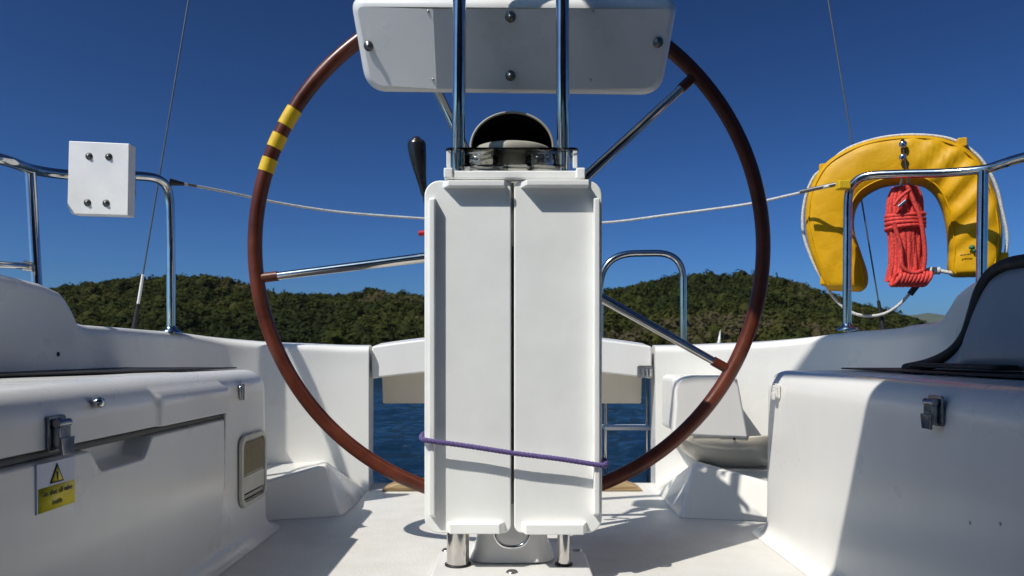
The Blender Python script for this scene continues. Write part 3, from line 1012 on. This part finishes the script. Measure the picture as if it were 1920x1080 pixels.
def pod():
    """Back of the instrument housing: faceted, tapering box with rounded corners, leaning over the guard tubes."""
    t = thing('instrument_pod', 'white instrument housing seen from behind above the wheel hub', 'instrument pod', (0, 1.60, .99))
    lean = R(30)
    base = P(960, 180, 1.60)
    n = Vector((0, -math.cos(lean), -math.sin(lean)))          # outward towards the camera
    vdir = Vector((0, -math.sin(lean), math.cos(lean)))
    H = .187
    def outline(inset, seg=8):
        top, bot = .338 - inset, .321 - inset
        rr = .040 - inset * .4
        pts = [(-bot, inset), (bot, inset), (top, H - inset), (-top, H - inset)]
        rs = [.045, .045, .030, .030]
        out = []
        for i in range(4):
            a, b, c_ = Vector(pts[i - 1]), Vector(pts[i]), Vector(pts[(i + 1) % 4])
            r = max(.004, rs[i] - inset)
            s, e = b + (a - b).normalized() * r, b + (c_ - b).normalized() * r
            for k in range(seg + 1):
                q = k / seg
                p = s * (1 - q) ** 2 + b * 2 * q * (1 - q) + e * q * q
                out.append((p.x, p.y))
        return out
    o = base - Vector((0, 0, .0))
    rings = []
    for ins, dep in ((.022, .130), (.004, .122), (0, .105), (0, .010), (.004, .002), (.011, -.004), (.016, -.006)):
        rings.append([(p, dep) for p in outline(ins)])
    V, F = [], []
    def place(p, dep):
        side = max(0, abs(p[0]) - .160)
        dep2 = dep + (side * (.30 if p[0] < 0 else .02) if dep < .05 else 0)
        return o + Vector((p[0], 0, 0)) + vdir * p[1] - n * dep2
    k = len(rings[0])
    for rg in rings:
        V += [place(p, d) for p, d in rg]
    for r in range(len(rings) - 1):
        for i in range(k):
            F.append((r * k + i, r * k + (i + 1) % k, (r + 1) * k + (i + 1) % k, (r + 1) * k + i))
    F.append(list(range(k)))
    bm_me = mesh(V, F)
    link('housing', fixn(bm_me), 'pod', t)
    # back face in five strips (the facets)
    inner = outline(.016)
    xs = [-.30, -.160, -.118, .160, .305]
    cuts = [-9, -.160, .160, 9]
    polys = []
    def clip(poly, x0, x1):
        for sgn, lim in ((1, x0), (-1, -x1)):
            out = []
            for i in range(len(poly)):
                a, b = poly[i], poly[(i + 1) % len(poly)]
                ia, ib = sgn * a[0] >= lim, sgn * b[0] >= lim
                if ia: out.append(a)
                if ia != ib:
                    q = (lim * sgn - a[0]) / (b[0] - a[0])
                    out.append((a[0] + q * (b[0] - a[0]), a[1] + q * (b[1] - a[1])))
            poly = out
        return poly
    for a, b in zip(cuts, cuts[1:]):
        pl = clip(inner, a, b)
        V = [place(p, -.006) for p in pl]
        me = mesh(V, [list(range(len(V)))])
        if me.polygons[0].normal.dot(n) < 0: me.flip_normals()
        link('back_panel', me, 'pod', t, smooth=False)
    def at(px, py):
        # meet the leaning face along the view ray
        ray = P(px, py, 1.0) - Vector((0, 0, EYE))
        oo = o + n * .006
        k_ = (oo - Vector((0, 0, EYE))).dot(n) / ray.dot(n)
        p = Vector((0, 0, EYE)) + ray * k_
        side = max(0, abs(p.x) - .160)
        return p - n * side * (.30 if p.x < 0 else .02)
    for px, py in ((957, 32), (957, 142), (685, 92), (1234, 80)):
        s = link('bolt', lathe_me([(0, .010), (.005, .010), (.0055, .004), (.010, .003), (.011, 0)], at(px, py), n, 16), 'bolt', t)
    for px, py in ((803, 22), (812, 150), (1112, 21), (1107, 150)):
        screw('small_screw', at(px, py), n, .0035, 'steel_dull', t, .0015)
pod()

# ------------------------------------------------------------------ compass, drink holder, throttle
def compass():
    Yc = 1.60
    t = thing('compass', 'black domed steering compass with grey rim on the pedestal top', 'compass', (0, Yc, .82))
    cx = P(960, 0, Yc).x
    link('bowl', lathe_me([(.060, 0), (.068, .012), (.074, .028), (.078, .040), (.078, .041)], (0, Yc, .8176), (0, 0, 1), 40), 'beige', t)
    link('bezel', lathe_me([(.070, .040), (.084, .042), (.086, .047), (.086, .058), (.082, .063), (.066, .065), (0, .066)], (0, Yc, .8176), (0, 0, 1), 48), 'greybeige', t)
    # hood: a half shell open towards the cockpit, black inside, with a pale edge
    V, F = [], []
    nu, nv = 40, 12
    for j in range(nv + 1):
        ph = R(90) * j / nv
        for i in range(nu + 1):
            a = math.pi * i / nu
            V.append((.084 * math.cos(a) * math.cos(ph), Yc - .050 + .125 * math.sin(ph), .8745 + .071 * math.sin(a) * math.cos(ph) ** .8))
    for j in range(nv):
        for i in range(nu):
            F.append((j * (nu + 1) + i, j * (nu + 1) + i + 1, (j + 1) * (nu + 1) + i + 1, (j + 1) * (nu + 1) + i))
    h = link('hood', mesh(V, F), 'blackmatt', t)
    sm = h.modifiers.new('solid', 'SOLIDIFY'); sm.thickness = .003
    ring = [(.0855 * math.cos(a), Yc - .052, .8745 + .0725 * math.sin(a)) for a in [math.pi * k / 40 for k in range(41)]]
    tube('hood_rim', ring, .0027, 'greybeige', h, seg=10)
compass()

def drink_holder():
    t = thing('drink_holder', 'clear acrylic drink tray in front of the compass', 'drink holder', (0, 1.52, .81))
    z = .846
    link('tray', prism_me(rrect(.262, .105, .012, 5), (0, 1.515, z), (1, 0, 0), (0, 1, 0), (0, 0, 1), .005), 'glass', t, bevel=.001)
    for sx in (-1, 1):
        link('cup_ring', lathe_me([(.034, 0), (.036, 0), (.0365, .022), (.0345, .022), (.034, 0)], (sx * .062, 1.515, z - .024), (0, 0, 1), 32), 'glass', t)
        box('support_post', sx * .124 - .004 if sx > 0 else -.129, sx * .124 + .005 if sx > 0 else -.120, 1.468, 1.478, .8135, z - .0005, 'table', t, .0015)
    link('lower_shelf', prism_me(rrect(.21, .085, .012, 5), (0, 1.515, z - .030), (1, 0, 0), (0, 1, 0), (0, 0, 1), .004), 'glass', t, bevel=.001)
drink_holder()

def throttle():
    Y = 1.66
    t = thing('throttle_lever', 'black throttle lever with bulbous grip left of the pedestal', 'lever', P(800, 440, Y))
    pth = [P(781, 262, Y), P(782, 280, Y), P(786, 310, Y), P(791, 340, Y), P(796, 365, Y), P(803, 400, Y), P(815, 450, Y), P(860, 470, Y)]
    g = smooth_path(pth[:5], 8)
    def rr(q):
        if q < .04: return .012
        if q < .12: return .018
        return .0205 - .0125 * smoothstep(.2, .95, q)
    link('grip', tube_me(g, rr, 20), 'black', t)
    cp = link('grip_cap', lathe_me([(0, .007), (.006, .006), (.011, .002), (.0125, -.002)], pth[0], (0, 0, 1), 20), 'black', t)
    tube('shaft', smooth_path(pth[4:], 6), .0055, 'black', t, seg=12)
    tube('release_button', [P(785, 438, Y - .03), P(806, 436, Y - .03)], .006, 'red', t, seg=12)
throttle()

# ------------------------------------------------------------------ folding table
def table():
    t = thing('folding_table', 'white cockpit table with two leaves folded down in front of pedestal', 'table', (0, 1.47, .80))
    Y = 1.47
    z0, z1 = .093, .788
    for k, (x0, x1, lipd) in enumerate(((-.1725, -.0018, .020), (.0042, .1775, .026))):
        cx, wd = (x0 + x1) / 2, x1 - x0
        out = k == 0
        r_out, r_in = .030, .016
        rs = (r_in, r_out, r_out, r_in) if out else (r_out, r_in, r_in, r_out)
        lf = link('leaf', prism_me(rrect(wd, z1 - z0, rs, 8, cx, (z0 + z1) / 2), (0, Y, 0), (1, 0, 0), (0, 0, 1), (0, 1, 0), .016), 'table', t, bevel=.003)
        lf['label'] = 'left table leaf' if out else 'right table leaf'
        # raised fiddles: along the top, the outer side and the bottom; ends are cut at a slant
        def fiddle(p0, p1, wid, slant0, slant1, depth):
            """bar from p0 to p1 (x, z) of width wid, standing proud of the leaf by depth"""
            a, b = Vector((p0[0], 0, p0[1])), Vector((p1[0], 0, p1[1]))
            d = (b - a).normalized(); s = Vector((-d.z, 0, d.x)) * wid / 2
            yb, yf = Y + .001, Y - depth
            V = []
            for q, sl in ((a, slant0), (b, -slant1)):
                for y, g in ((yb, 0), (yf, 1)):
                    for e in (-1, 1):
                        p = q + s * e + d * (sl * g)
                        V.append((p.x, y, p.z))
            F = [(0, 1, 3, 2), (4, 6, 7, 5), (0, 4, 5, 1), (2, 3, 7, 6), (0, 2, 6, 4), (1, 5, 7, 3)]
            link('fiddle', fixn(mesh(V, F)), 'table', lf, bevel=.0022)
        if out:
            fiddle((x0 + .036, z1 - .010), (x1 - .012, z1 - .010), .012, .012, .0, lipd)
            fiddle((x0 + .0165, z0 + .032), (x0 + .0165, z1 - .034), .011, .006, .006, lipd - .002)
            fiddle((x0 + .045, z0 + .013), (x1 - .012, z0 + .013), .020, .006, .010, lipd)
        else:
            fiddle((x0 + .012, z1 - .010), (x1 - .028, z1 - .010), .012, .012, .0, lipd)
            fiddle((x1 - .0125, z0 + .036), (x1 - .0125, z1 - .034), .011, .006, .006, lipd - .004)
            fiddle((x0 + .014, z0 + .013), (x1 - .030, z0 + .013), .020, .008, .008, lipd)
    box('top_rail', -.132, .1375, 1.462, 1.49, .7895, .8055, 'table', t, .003)
    for x in (-.1335, .1255):
        box('end_block', x, x + .018, 1.458, 1.492, .790, .8105, 'table', t, .003)
    box('hinge_strip', -.0014, .0038, 1.4815, 1.486, .66, .786, 'greybeige', t, .001)
    box('back_board', -.10, .10, 1.5205, 1.530, .14, .78, 'greybeige', t, .003)
table()

def cord():
    t0 = 1.4460
    a, b = P(797, 824, t0), P(1131, 871, t0)
    mid = P(965, 850, t0 - .002)
    pth = smooth_path([(a.x + .03, 1.53, a.z + .004), (a.x - .006, 1.515, a.z + .004), (a.x - .0105, 1.485, a.z + .003), (a.x - .006, 1.452, a.z + .001), (a.x + .006, t0 - .001, a.z - .002), tuple(a.lerp(mid, .5)), tuple(mid),
                       tuple(mid.lerp(b, .5)), (b.x - .006, t0 - .001, b.z - .001), (b.x + .006, 1.452, b.z), (b.x + .0105, 1.485, b.z), (b.x + .006, 1.515, b.z), (b.x - .03, 1.53, b.z)], 10)
    # laid rope: three strands wound round the line
    parts = []
    n = len(pth)
    fine = []
    for i in range(n - 1):
        for k in range(4):
            fine.append(pth[i].lerp(pth[i + 1], k / 4))
    L = [0]
    for i in range(1, len(fine)):
        L.append(L[-1] + (fine[i] - fine[i - 1]).length)
    for s in range(3):
        q = []
        for i, p in enumerate(fine):
            T = (fine[min(i + 1, len(fine) - 1)] - fine[max(i - 1, 0)]).normalized()
            u = T.cross(Vector((0, 0, 1))).normalized(); v = T.cross(u)
            an = L[i] / .022 * 2 * math.pi + s * 2.094
            q.append(p + (u * math.cos(an) + v * math.sin(an)) * .0024)
        parts.append(tube_me(q, .0029, 7))
    o = link('cord', join(*parts), 'purple')
    tag(o, 'purple cord tied round the folded white table', 'cord')
cord()

# ------------------------------------------------------------------ pushpit rails and what hangs on them
def pushpit_left():
    t = thing('pushpit_rail', 'steel stern rail on the left carrying a white pad', 'rail', (-1.0, 2.15, .5))
    top = [Vector((-1.36, .55, .50)), Vector((-1.36, .56, .74)), Vector((-1.34, .68, .86)), Vector((-1.27, 1.1, .905)), P(-160, 262, 1.44), P(0, 298, 1.62), P(58, 317, 1.79), P(112, 326, 1.885), P(180, 330, 1.96), P(262, 330, 2.07), P(300, 338, 2.13), P(316, 362, 2.16), P(320, 430, 2.165), P(321, 628, 2.165)]
    tube('top_rail', smooth_path(top, 8), .0125, 'steel', t, seg=16)
    tube('stanchion', [P(56, 318, 1.79), P(69, 540, 1.77)], .0125, 'steel', t, seg=16)
    tube('lower_rail', smooth_path([P(-120, 488, 1.5), P(0, 496, 1.64), P(56, 499, 1.745)], 6), .0075, 'steel', t, seg=12)
    link('clamp', tube_me([P(44, 498, 1.735), P(62, 500, 1.742)], .012, 12), 'steel_dull', t)
    link('deck_foot', lathe_me([(.028, 0), (.028, .006), (.016, .012), (.0135, .022)], P(321, 622, 2.165) + Vector((0, 0, -.005)), (0, 0, 1), 20), 'steel', t)
pushpit_left()

def mounting_pad():
    Y = 1.835
    a, b, c, d = P(129, 264, Y), P(242, 269, Y), P(240, 404, Y), P(127, 400, Y)
    t = thing('outboard_pad', 'white square pad with four bolts on the left stern rail', 'pad', P(185, 335, Y))
    poly = [(p.x, p.z) for p in (b, a, P(126, 386, Y), P(134, 401, Y), c)]
    link('board', prism_me(poly, (0, Y, 0), (1, 0, 0), (0, 0, 1), (.06, 1, 0), .030), 'pad', t, bevel=.002)
    for px, py in ((167, 293), (204, 294), (164, 380), (199, 381)):
        bt = link('bolt', lathe_me([(0, .006), (.004, .006), (.0045, .002), (.0085, .0015), (.009, 0)], P(px, py, Y), (0, -1, 0), 16), 'bolt', t)
    link('bracket', box_me(P(160, 0, Y).x, P(210, 0, Y).x, Y + .031, Y + .12, P(0, 350, Y).z, P(0, 310, Y).z), 'steel_dull', t, bevel=.004)
mounting_pad()

def pushpit_right():
    t = thing('pushpit_rail', 'steel stern rail on the right in front of the yellow lifebuoy', 'rail', (1.0, 2.2, .5))
    top = [P(1588, 622, 2.20), P(1589, 430, 2.20), P(1591, 366, 2.20), P(1600, 345, 2.19), P(1625, 330, 2.17), P(1690, 326, 2.12), P(1770, 324, 2.06), P(1842, 318, 2.0), P(1880, 307, 1.96), P(1920, 295, 1.91), P(2100, 250, 1.7), Vector((1.40, 1.2, .95)), Vector((1.40, .75, .90)), Vector((1.40, .62, .78)), Vector((1.40, .60, .50))]
    tube('top_rail', smooth_path(top, 8), .0125, 'steel', t, seg=16)
    tube('stanchion', [P(1843, 318, 2.0), P(1840, 530, 2.0)], .0135, 'steel', t, seg=16)
    link('deck_foot', lathe_me([(.028, 0), (.028, .006), (.016, .012), (.0135, .022)], P(1588, 616, 2.20) + Vector((0, 0, -.006)), (0, 0, 1), 20), 'steel', t)
    box('clip', P(1568, 0, 2.18).x, P(1590, 0, 2.18).x, 2.16, 2.19, P(0, 356, 2.18).z, P(0, 340, 2.18).z, 'tape', t, .003)
pushpit_right()

def safety_line():
    L_, R_ = P(345, 345, 2.17), P(1555, 349, 2.19)
    pts = [L_, P(420, 359, 2.3), P(520, 380, 2.42), P(640, 398, 2.5), P(797, 410, 2.55), P(960, 420, 2.56), P(1125, 418, 2.55), P(1260, 402, 2.5), P(1400, 383, 2.4), P(1480, 366, 2.3), R_]
    t = thing('safety_line', 'thin white line slung across the open stern between the rails', 'rope', L_)
    tube('line', smooth_path(pts, 8), .0042, 'whiterope', t, seg=10)
    tube('end_hook', [P(318, 341, 2.155), P(345, 345, 2.17)], lambda q: .011 - .006 * q, 'black', t, seg=12)
    tube('end_sleeve', [P(340, 344, 2.168), P(368, 349, 2.20)], .0042, 'wire', t, seg=10)
    tube('end_sleeve', smooth_path([P(1500, 360, 2.25), P(1540, 351, 2.21), P(1580, 343, 2.18)], 5), .0062, 'wire', t, seg=10)
safety_line()

HS_C = P(1695, 400, 2.24)
HS_U = Vector((.902, -.431, 0)).normalized()
HS_N = Vector((-HS_U.y, HS_U.x, 0)) * -1                       # towards the cockpit
if HS_N.y > 0: HS_N = -HS_N
def on_hs(px, py, lift=0.0):
    eye = Vector((0, 0, EYE)); ray = P(px, py, 1.0) - eye
    k = (HS_C + HS_N * lift - eye).dot(HS_N) / ray.dot(HS_N)
    return eye + ray * k

def lifebuoy():
    t = thing('horseshoe_lifebuoy', 'yellow horseshoe lifebuoy hanging on the right stern rail', 'lifebuoy', HS_C)
    pairs = [((1556, 545), (1614, 547)), ((1545, 533), (1626, 536)), ((1532, 505), (1627, 512)), ((1519, 470), (1615, 474)), ((1510, 420), (1602, 432)), ((1516, 365), (1605, 395)), ((1543, 313), (1620, 370)), ((1590, 281), (1648, 353)),
             ((1640, 264), (1675, 347)), ((1700, 257), (1705, 345)), ((1755, 260), (1733, 350)), ((1805, 277), (1754, 368)), ((1842, 312), (1768, 400)), ((1866, 365), (1775, 440)), ((1878, 430), (1777, 476)), ((1875, 484), (1776, 500)), ((1862, 508), (1780, 514)), ((1846, 519), (1790, 520))]
    A = smooth_path([on_hs(*p[0]) for p in pairs], 5); B = smooth_path([on_hs(*p[1]) for p in pairs], 5)
    V, F = [], []
    seg = 28
    n = len(A)
    for i in range(n):
        c = (A[i] + B[i]) / 2; hw = (A[i] - B[i]) / 2
        e = min(i, n - 1 - i) / 6
        th = .052 * (1 if e >= 1 else math.sqrt(max(.05, 1 - (1 - e) ** 2)))
        for k in range(seg):
            a = 2 * math.pi * k / seg
            ca, sa = math.cos(a), math.sin(a)
            sx = math.copysign(abs(ca) ** .62, ca); sy = math.copysign(abs(sa) ** .62, sa)
            p = c + hw * sx + HS_N * (th * sy)
            # creases where the foam bends at the upper right, gentle elsewhere
            u = (c - HS_C).dot(HS_U)
            amp = .0065 * smoothstep(-.02, .10, u) * smoothstep(.30, .18, u) * smoothstep(.72, .86, c.z) + .0012
            wv = math.sin((p - HS_C).dot(HS_U) * 70 - p.z * 75 + 2.5 * mnoise.noise(p * 9))
            if sa > 0:
                p += HS_N * amp * wv * sa
            p += HS_N * .003 * mnoise.noise(p * 14)
            V.append(p)
    for i in range(n - 1):
        for k in range(seg):
            F.append((i * seg + k, i * seg + (k + 1) % seg, (i + 1) * seg + (k + 1) % seg, (i + 1) * seg + k))
    F.append(list(range(seg))); F.append(list(range((n - 1) * seg, n * seg))[::-1])
    link('cushion', fixn(mesh(V, F)), 'vinyl', t)
    # raised seams along both edges of the front face
    for q in (.80, -.80):
        sm = []
        for i in range(4, n - 4):
            c = (A[i] + B[i]) / 2; hw = (A[i] - B[i]) / 2
            sm.append(c + hw * q + HS_N * .0535 * (1 - abs(q) ** 3.2) ** .31)
        tube('seam', sm, .0024, 'vinyl', t, seg=8)
    # grab rope round the outside
    g = smooth_path([on_hs(*p) for p in ((1546, 530), (1524, 490), (1506, 435), (1508, 380), (1524, 335), (1545, 315), (1585, 281), (1640, 261), (1700, 253), (1760, 256), (1800, 268), (1838, 297), (1866, 345), (1880, 400), (1888, 440), (1886, 472), (1878, 482))], 6)
    tube('grab_rope', g, .0046, 'whiterope', t, seg=10)
    for px, py in ((1545, 318), (1802, 271), (1878, 484), (1547, 527)):
        c = on_hs(px, py)
        link('rope_tab', prism_me(rrect(.026, .026, .005), c - HS_N * .03, HS_U, (0, 0, 1), HS_N, .06), 'vinyl', t, bevel=.003)
    low = smooth_path([on_hs(*p) for p in ((1548, 535), (1565, 560), (1590, 582), (1620, 592), (1655, 589), (1685, 572), (1710, 545))], 6)
    tube('hanging_rope', low, .0045, 'whiterope', t, seg=10)
    tube('rope_sleeve', [on_hs(1706, 552), on_hs(1720, 534)], .009, 'black', t, seg=12)
    tube('tie_rope', smooth_path([on_hs(*p, .03) for p in ((1735, 512), (1760, 508), (1790, 512), (1838, 508))], 6), .0055, 'whiterope', t, seg=10)
    link('rope_knot', lathe_me([(0, -.022), (.009, -.018), (.0125, -.004), (.010, .008), (.012, .016), (0, .022)], on_hs(1750, 508, .03), HS_U, 14), 'whiterope', t)
    link('strap', join(tube_me(smooth_path([on_hs(1692, 262, .055), on_hs(1693, 285, .058), on_hs(1697, 310, .062), on_hs(1700, 330, .065)], 5), .008, 10, flat=.5)), 'rubber', t)
    for py in (271, 295):
        link('buckle', lathe_me([(.0, .006), (.006, .006), (.011, .003), (.011, 0)], on_hs(1693, py, .063), HS_N, 16), 'steel', t)
    # small printed emblem and a line of print on the right arm
    def print_patch(poly, mat, name):
        V = [on_hs(px, py, .0605) for px, py in poly]
        me = mesh(V, [list(range(len(V)))])
        if me.polygons[0].normal.dot(HS_N) < 0: me.flip_normals()
        o = link(name, me, mat, t)
        s = o.modifiers.new('solid', 'SOLIDIFY'); s.thickness = .0006
    print_patch([(1816, 463), (1821, 459), (1827, 460), (1829, 465), (1824, 468), (1817, 467)], 'green', 'emblem')
    print_patch([(1822, 468), (1830, 467), (1830, 472), (1825, 472)], 'green', 'emblem')
    x = 1801.0
    for wd in (2.2, 1.4, 2.4, 1.8, 1.2, 2.2, 2.0):
        y = 480 - (x - 1801) * .12
        print_patch([(x, y), (x + wd, y - .2), (x + wd, y - 3.0), (x, y - 2.8)], 'ink', 'print')
        x += wd + 1.0
lifebuoy()

def rope_bundle():
    t = thing('rope_bundle', 'bright red coiled throwing line hanging inside the lifebuoy', 'rope', on_hs(1697, 345))
    rnd = random.Random(3)
    Y = 2.165
    parts = []
    top = P(1697, 352, Y)
    # long folded strands
    n = 15
    for i in range(n):
        u = -1 + 2 * i / (n - 1)
        for layer in (0, 1):
            dy = (-.026 if layer == 0 else .020) * math.sqrt(max(.08, 1 - u * u))
            j = rnd.uniform(-.002, .002)
            pts = []
            for q, (py, hw) in enumerate(((352, 18), (372, 27), (400, 29), (425, 28), (460, 27), (495, 28), (515, 31), (528, 33))):
                pts.append(P(1697 + (2 if py > 450 else 0) + u * hw, py, Y) + Vector((j, dy + rnd.uniform(-.003, .003), 0)))
            parts.append(tube_me(smooth_path(pts, 5), .0063, 8))
    link('folded_strands', join(*parts), 'redrope', t)
    core = [P(1697, py, Y) for py in (350, 380, 430, 480, 525)]
    link('core', tube_me(smooth_path(core, 4), .026, 14, flat=.7), 'redrope', t)
    # wraps round the neck
    wr = []
    for k, py in enumerate((404, 412, 420, 428)):
        ring = []
        for i in range(33):
            a = 2 * math.pi * i / 32
            c = P(1697, py + 2 * math.sin(a + k), Y)
            ring.append(c + Vector((.0515 * math.cos(a), -.036 * math.sin(a), .003 * math.cos(a))))
        wr.append(tube_me(ring, .0066, 8))
    link('neck_wraps', join(*wr), 'redrope', t)
    # bights bulging at the bottom
    bb = []
    for k in range(9):
        u = -1 + 2 * k / 8
        c = P(1698 + u * 28, 525, Y)
        ring = [c + Vector((.011 * math.sin(a * 1.0) * rnd.uniform(.7, 1.2), -.030 + .018 * math.cos(a), .018 * math.sin(a))) for a in [2 * math.pi * i / 12 for i in range(13)]]
        bb.append(tube_me(smooth_path(ring, 2), .0062, 8))
    link('bottom_bights', join(*bb), 'redrope', t)
    fl = []
    fl.append(tube_me(smooth_path([P(1700, 345, Y - .04), P(1712, 375, Y - .045), P(1724, 405, Y - .048), P(1731, 440, Y - .045), P(1734, 480, Y - .04), P(1730, 515, Y - .036)], 8), .0062, 8))
    fl.append(tube_me(smooth_path([P(1676, 420, Y - .043), P(1688, 460, Y - .044), P(1692, 500, Y - .045), P(1712, 512, Y - .046), P(1728, 508, Y - .044)], 8), .0062, 8))
    fl.append(tube_me(smooth_path([P(1676, 385, Y - .04), P(1690, 368, Y - .046), P(1706, 356, Y - .045)], 6), .005, 8))
    link('loose_tail', join(*fl), 'redrope', t)
    tube('hanging_loop', smooth_path([P(1688, 352, Y - .01), P(1693, 330, Y - .035), P(1699, 320, Y - .04), P(1703, 332, Y - .035), P(1704, 352, Y - .01)], 6), .0045, 'whiterope', t, seg=8)
    link('snap_hook', tube_me([P(1684, 388, Y - .046), P(1698, 376, Y - .050)], .005, 10), 'steel', t)
rope_bundle()

def backstay(a, b, fit_y, label, white):
    t = thing('backstay', label, 'wire', b)
    d = (a - b).normalized()
    tube('stay', [b + d * .0, a], .0023, 'wire', t, seg=8)
    if white:
        tube('tensioner', [b + d * .03, b + d * .12], .0042, 'pad', t, seg=12)
    tube('end_boot', [b - d * .06, b + d * .03], lambda q: .0085 - .004 * q, 'rubber', t, seg=12)
backstay(P(380, -160, 2.30), P(256, 588, 2.25), 0, 'thin wire stay with white tensioner beside left stern rail', True)
backstay(P(1526, -160, 2.34), P(1650, 582, 2.28), 0, 'thin wire stay passing in front of the yellow lifebuoy', False)

def ladder():
    Y = 2.74
    t = thing('boarding_ladder', 'steel boarding ladder with arched handrail outside the stern gate', 'ladder', P(1200, 900, Y))
    lo = P(0, 905, Y).z
    tube('handrail', fillet_path([P(1125, 700, Y), P(1125, 476, Y), P(1281, 474, Y), P(1281, 700, Y)], [0, .13, .10, 0], 10), .0125, 'steel', t, seg=16)
    for px in (1137, 1216):
        x = P(px, 0, Y).x
        tube('upright', [(x, Y + .02, lo - .4), (x, Y + .02, .47)], .0085, 'steel', t, seg=14)
    x0, x1 = P(1131, 0, Y).x, P(1220, 0, Y).x
    for zz in (P(0, 798, Y).z, P(0, 798, Y).z - .26):
        box('step', x0, x1, Y - .035, Y + .05, zz - .014, zz, 'pad', t, .005)
ladder()

# ------------------------------------------------------------------ padded side cushion with black edging on the right seat
def cushion():
    t = thing('backrest_cushion', 'blue grey backrest cushion with thick black edging on the right seat', 'cushion', (.93, 1.4, .415))
    edge = [(1700, 692), (1745, 682), (1785, 662), (1812, 630), (1826, 590), (1838, 550), (1856, 518), (1885, 498), (1920, 490), (1980, 484), (2080, 478)]
    xs = [.905, .915, .925, .935, .94, .945, .95, .952, .953, .954, .955]
    pts = []
    for (px, py), x in zip(edge, xs):
        Y = x * FPX / (px - 960)
        pts.append(Vector((x, Y, EYE + (HOR - py) / FPX * Y)))
    rim = smooth_path(pts, 6)
    last = rim[-1]
    rim += [Vector((last.x, .6, last.z + .01))]
    # body: the rim outline dropped to the seat
    V, F = [], []
    n = len(rim) - 5
    rows = 8
    for p in rim[5:]:
        for k in range(rows):
            q = k / (rows - 1)
            z = .4165 + (p.z - .4165) * q
            bul = .018 * math.sin(math.pi * q) * min(1, (p.z - .4165) / .1)
            V.append((.915 + (p.x - .915) * q - bul * .5, p.y, z))
    for i in range(n - 1):
        for k in range(rows - 1):
            a = i * rows + k
            F.append((a, a + 1, a + rows + 1, a + rows))
    me = fixn(mesh(V, F))
    if sum(p.normal.x for p in me.polygons) > 0: me.flip_normals()
    o = link('pad_face', me, 'blue_grey', t)
    s = o.modifiers.new('solid', 'SOLIDIFY'); s.thickness = .035; s.offset = -1
    tube('edging', rim, .0135, 'rubber', t, seg=14)
    bt = [P(1722, 697, 0), ]
    y0, y1 = .885 * FPX / (1722 - 960), .885 * FPX / (1890 - 960)
    link('base_strip', prism_me(rrect(.05, y0 - y1, .012, 5), (.885, (y0 + y1) / 2, .4165), (1, 0, 0), (0, 1, 0), (0, 0, 1), .010), 'rubber', t, bevel=.003)
cushion()

# ------------------------------------------------------------------ gear above and behind the camera that shades the cockpit
def sprayhood():
    t = thing('sprayhood', 'dark blue canvas sprayhood over the forward end of the cockpit', 'sprayhood', (0, .2, .6))
    V, F = [], []
    n = 32
    rows = [(.735, 1.50, 1.02), (.30, 1.56, 1.03), (-.5, 1.54, 1.05), (-1.1, 1.30, 1.05), (-1.5, .80, 1.05)]
    for (y, top, hw) in rows:
        for i in range(n + 1):
            a = math.pi * i / n
            c, s = math.cos(a), math.sin(a)
            V.append((hw * math.copysign(abs(c) ** .55, c), y + (.22 * hw * math.copysign(abs(c) ** .55, c) if y > .5 else 0) - .35 * (1 - s ** .5) * (1 if y > .5 else .3), .64 + (top - .64) * s ** .40))
    for r in range(len(rows) - 1):
        for i in range(n):
            a = r * (n + 1) + i
            F.append((a, a + 1, a + n + 2, a + n + 1))
    o = link('canvas_hood', mesh(V, F), 'canvas', t)
    s = o.modifiers.new('solid', 'SOLIDIFY'); s.thickness = .004
    tube('hoop', [V[i] for i in range(n + 1)], .012, 'steel', t, seg=10)
sprayhood()

def boom():
    t = thing('boom', 'furled mainsail in its cover along the boom overhead', 'boom', (.05, 1.2, 1.9))
    tube('spar', [(.05, -3.0, 1.86), (.05, 1.52, 1.80)], .055, 'pad', t, seg=20)
    V = smooth_path([(-.06, -3.0, 2.12), (-.06, -1.0, 2.08), (-.06, .6, 2.02), (-.06, 1.2, 1.99), (-.03, 1.42, 1.96)], 8)
    tube('sail_cover', V, lambda q: .31 * (1 if q < .82 else max(.3, 1 - (q - .82) * 3.0)), 'canvas', t, seg=22, flat=.5)
boom()

# ------------------------------------------------------------------ the air between here and the far shore
def haze():
    m = bpy.data.materials.new('haze'); m.use_nodes = True
    t = m.node_tree
    t.nodes.remove(t.nodes['Principled BSDF'])
    v = t.nodes.new('ShaderNodeVolumePrincipled')
    v.inputs['Color'].default_value = (0.80, 0.88, 1.0, 1)
    v.inputs['Density'].default_value = 0.00002
    t.links.new(v.outputs[0], t.nodes['Material Output'].inputs['Volume'])
    o = link('haze', box_me(-7300, 7300, -310, 8000, -4.5, 420), m, smooth=False)
    o['kind'] = 'stuff'
haze()
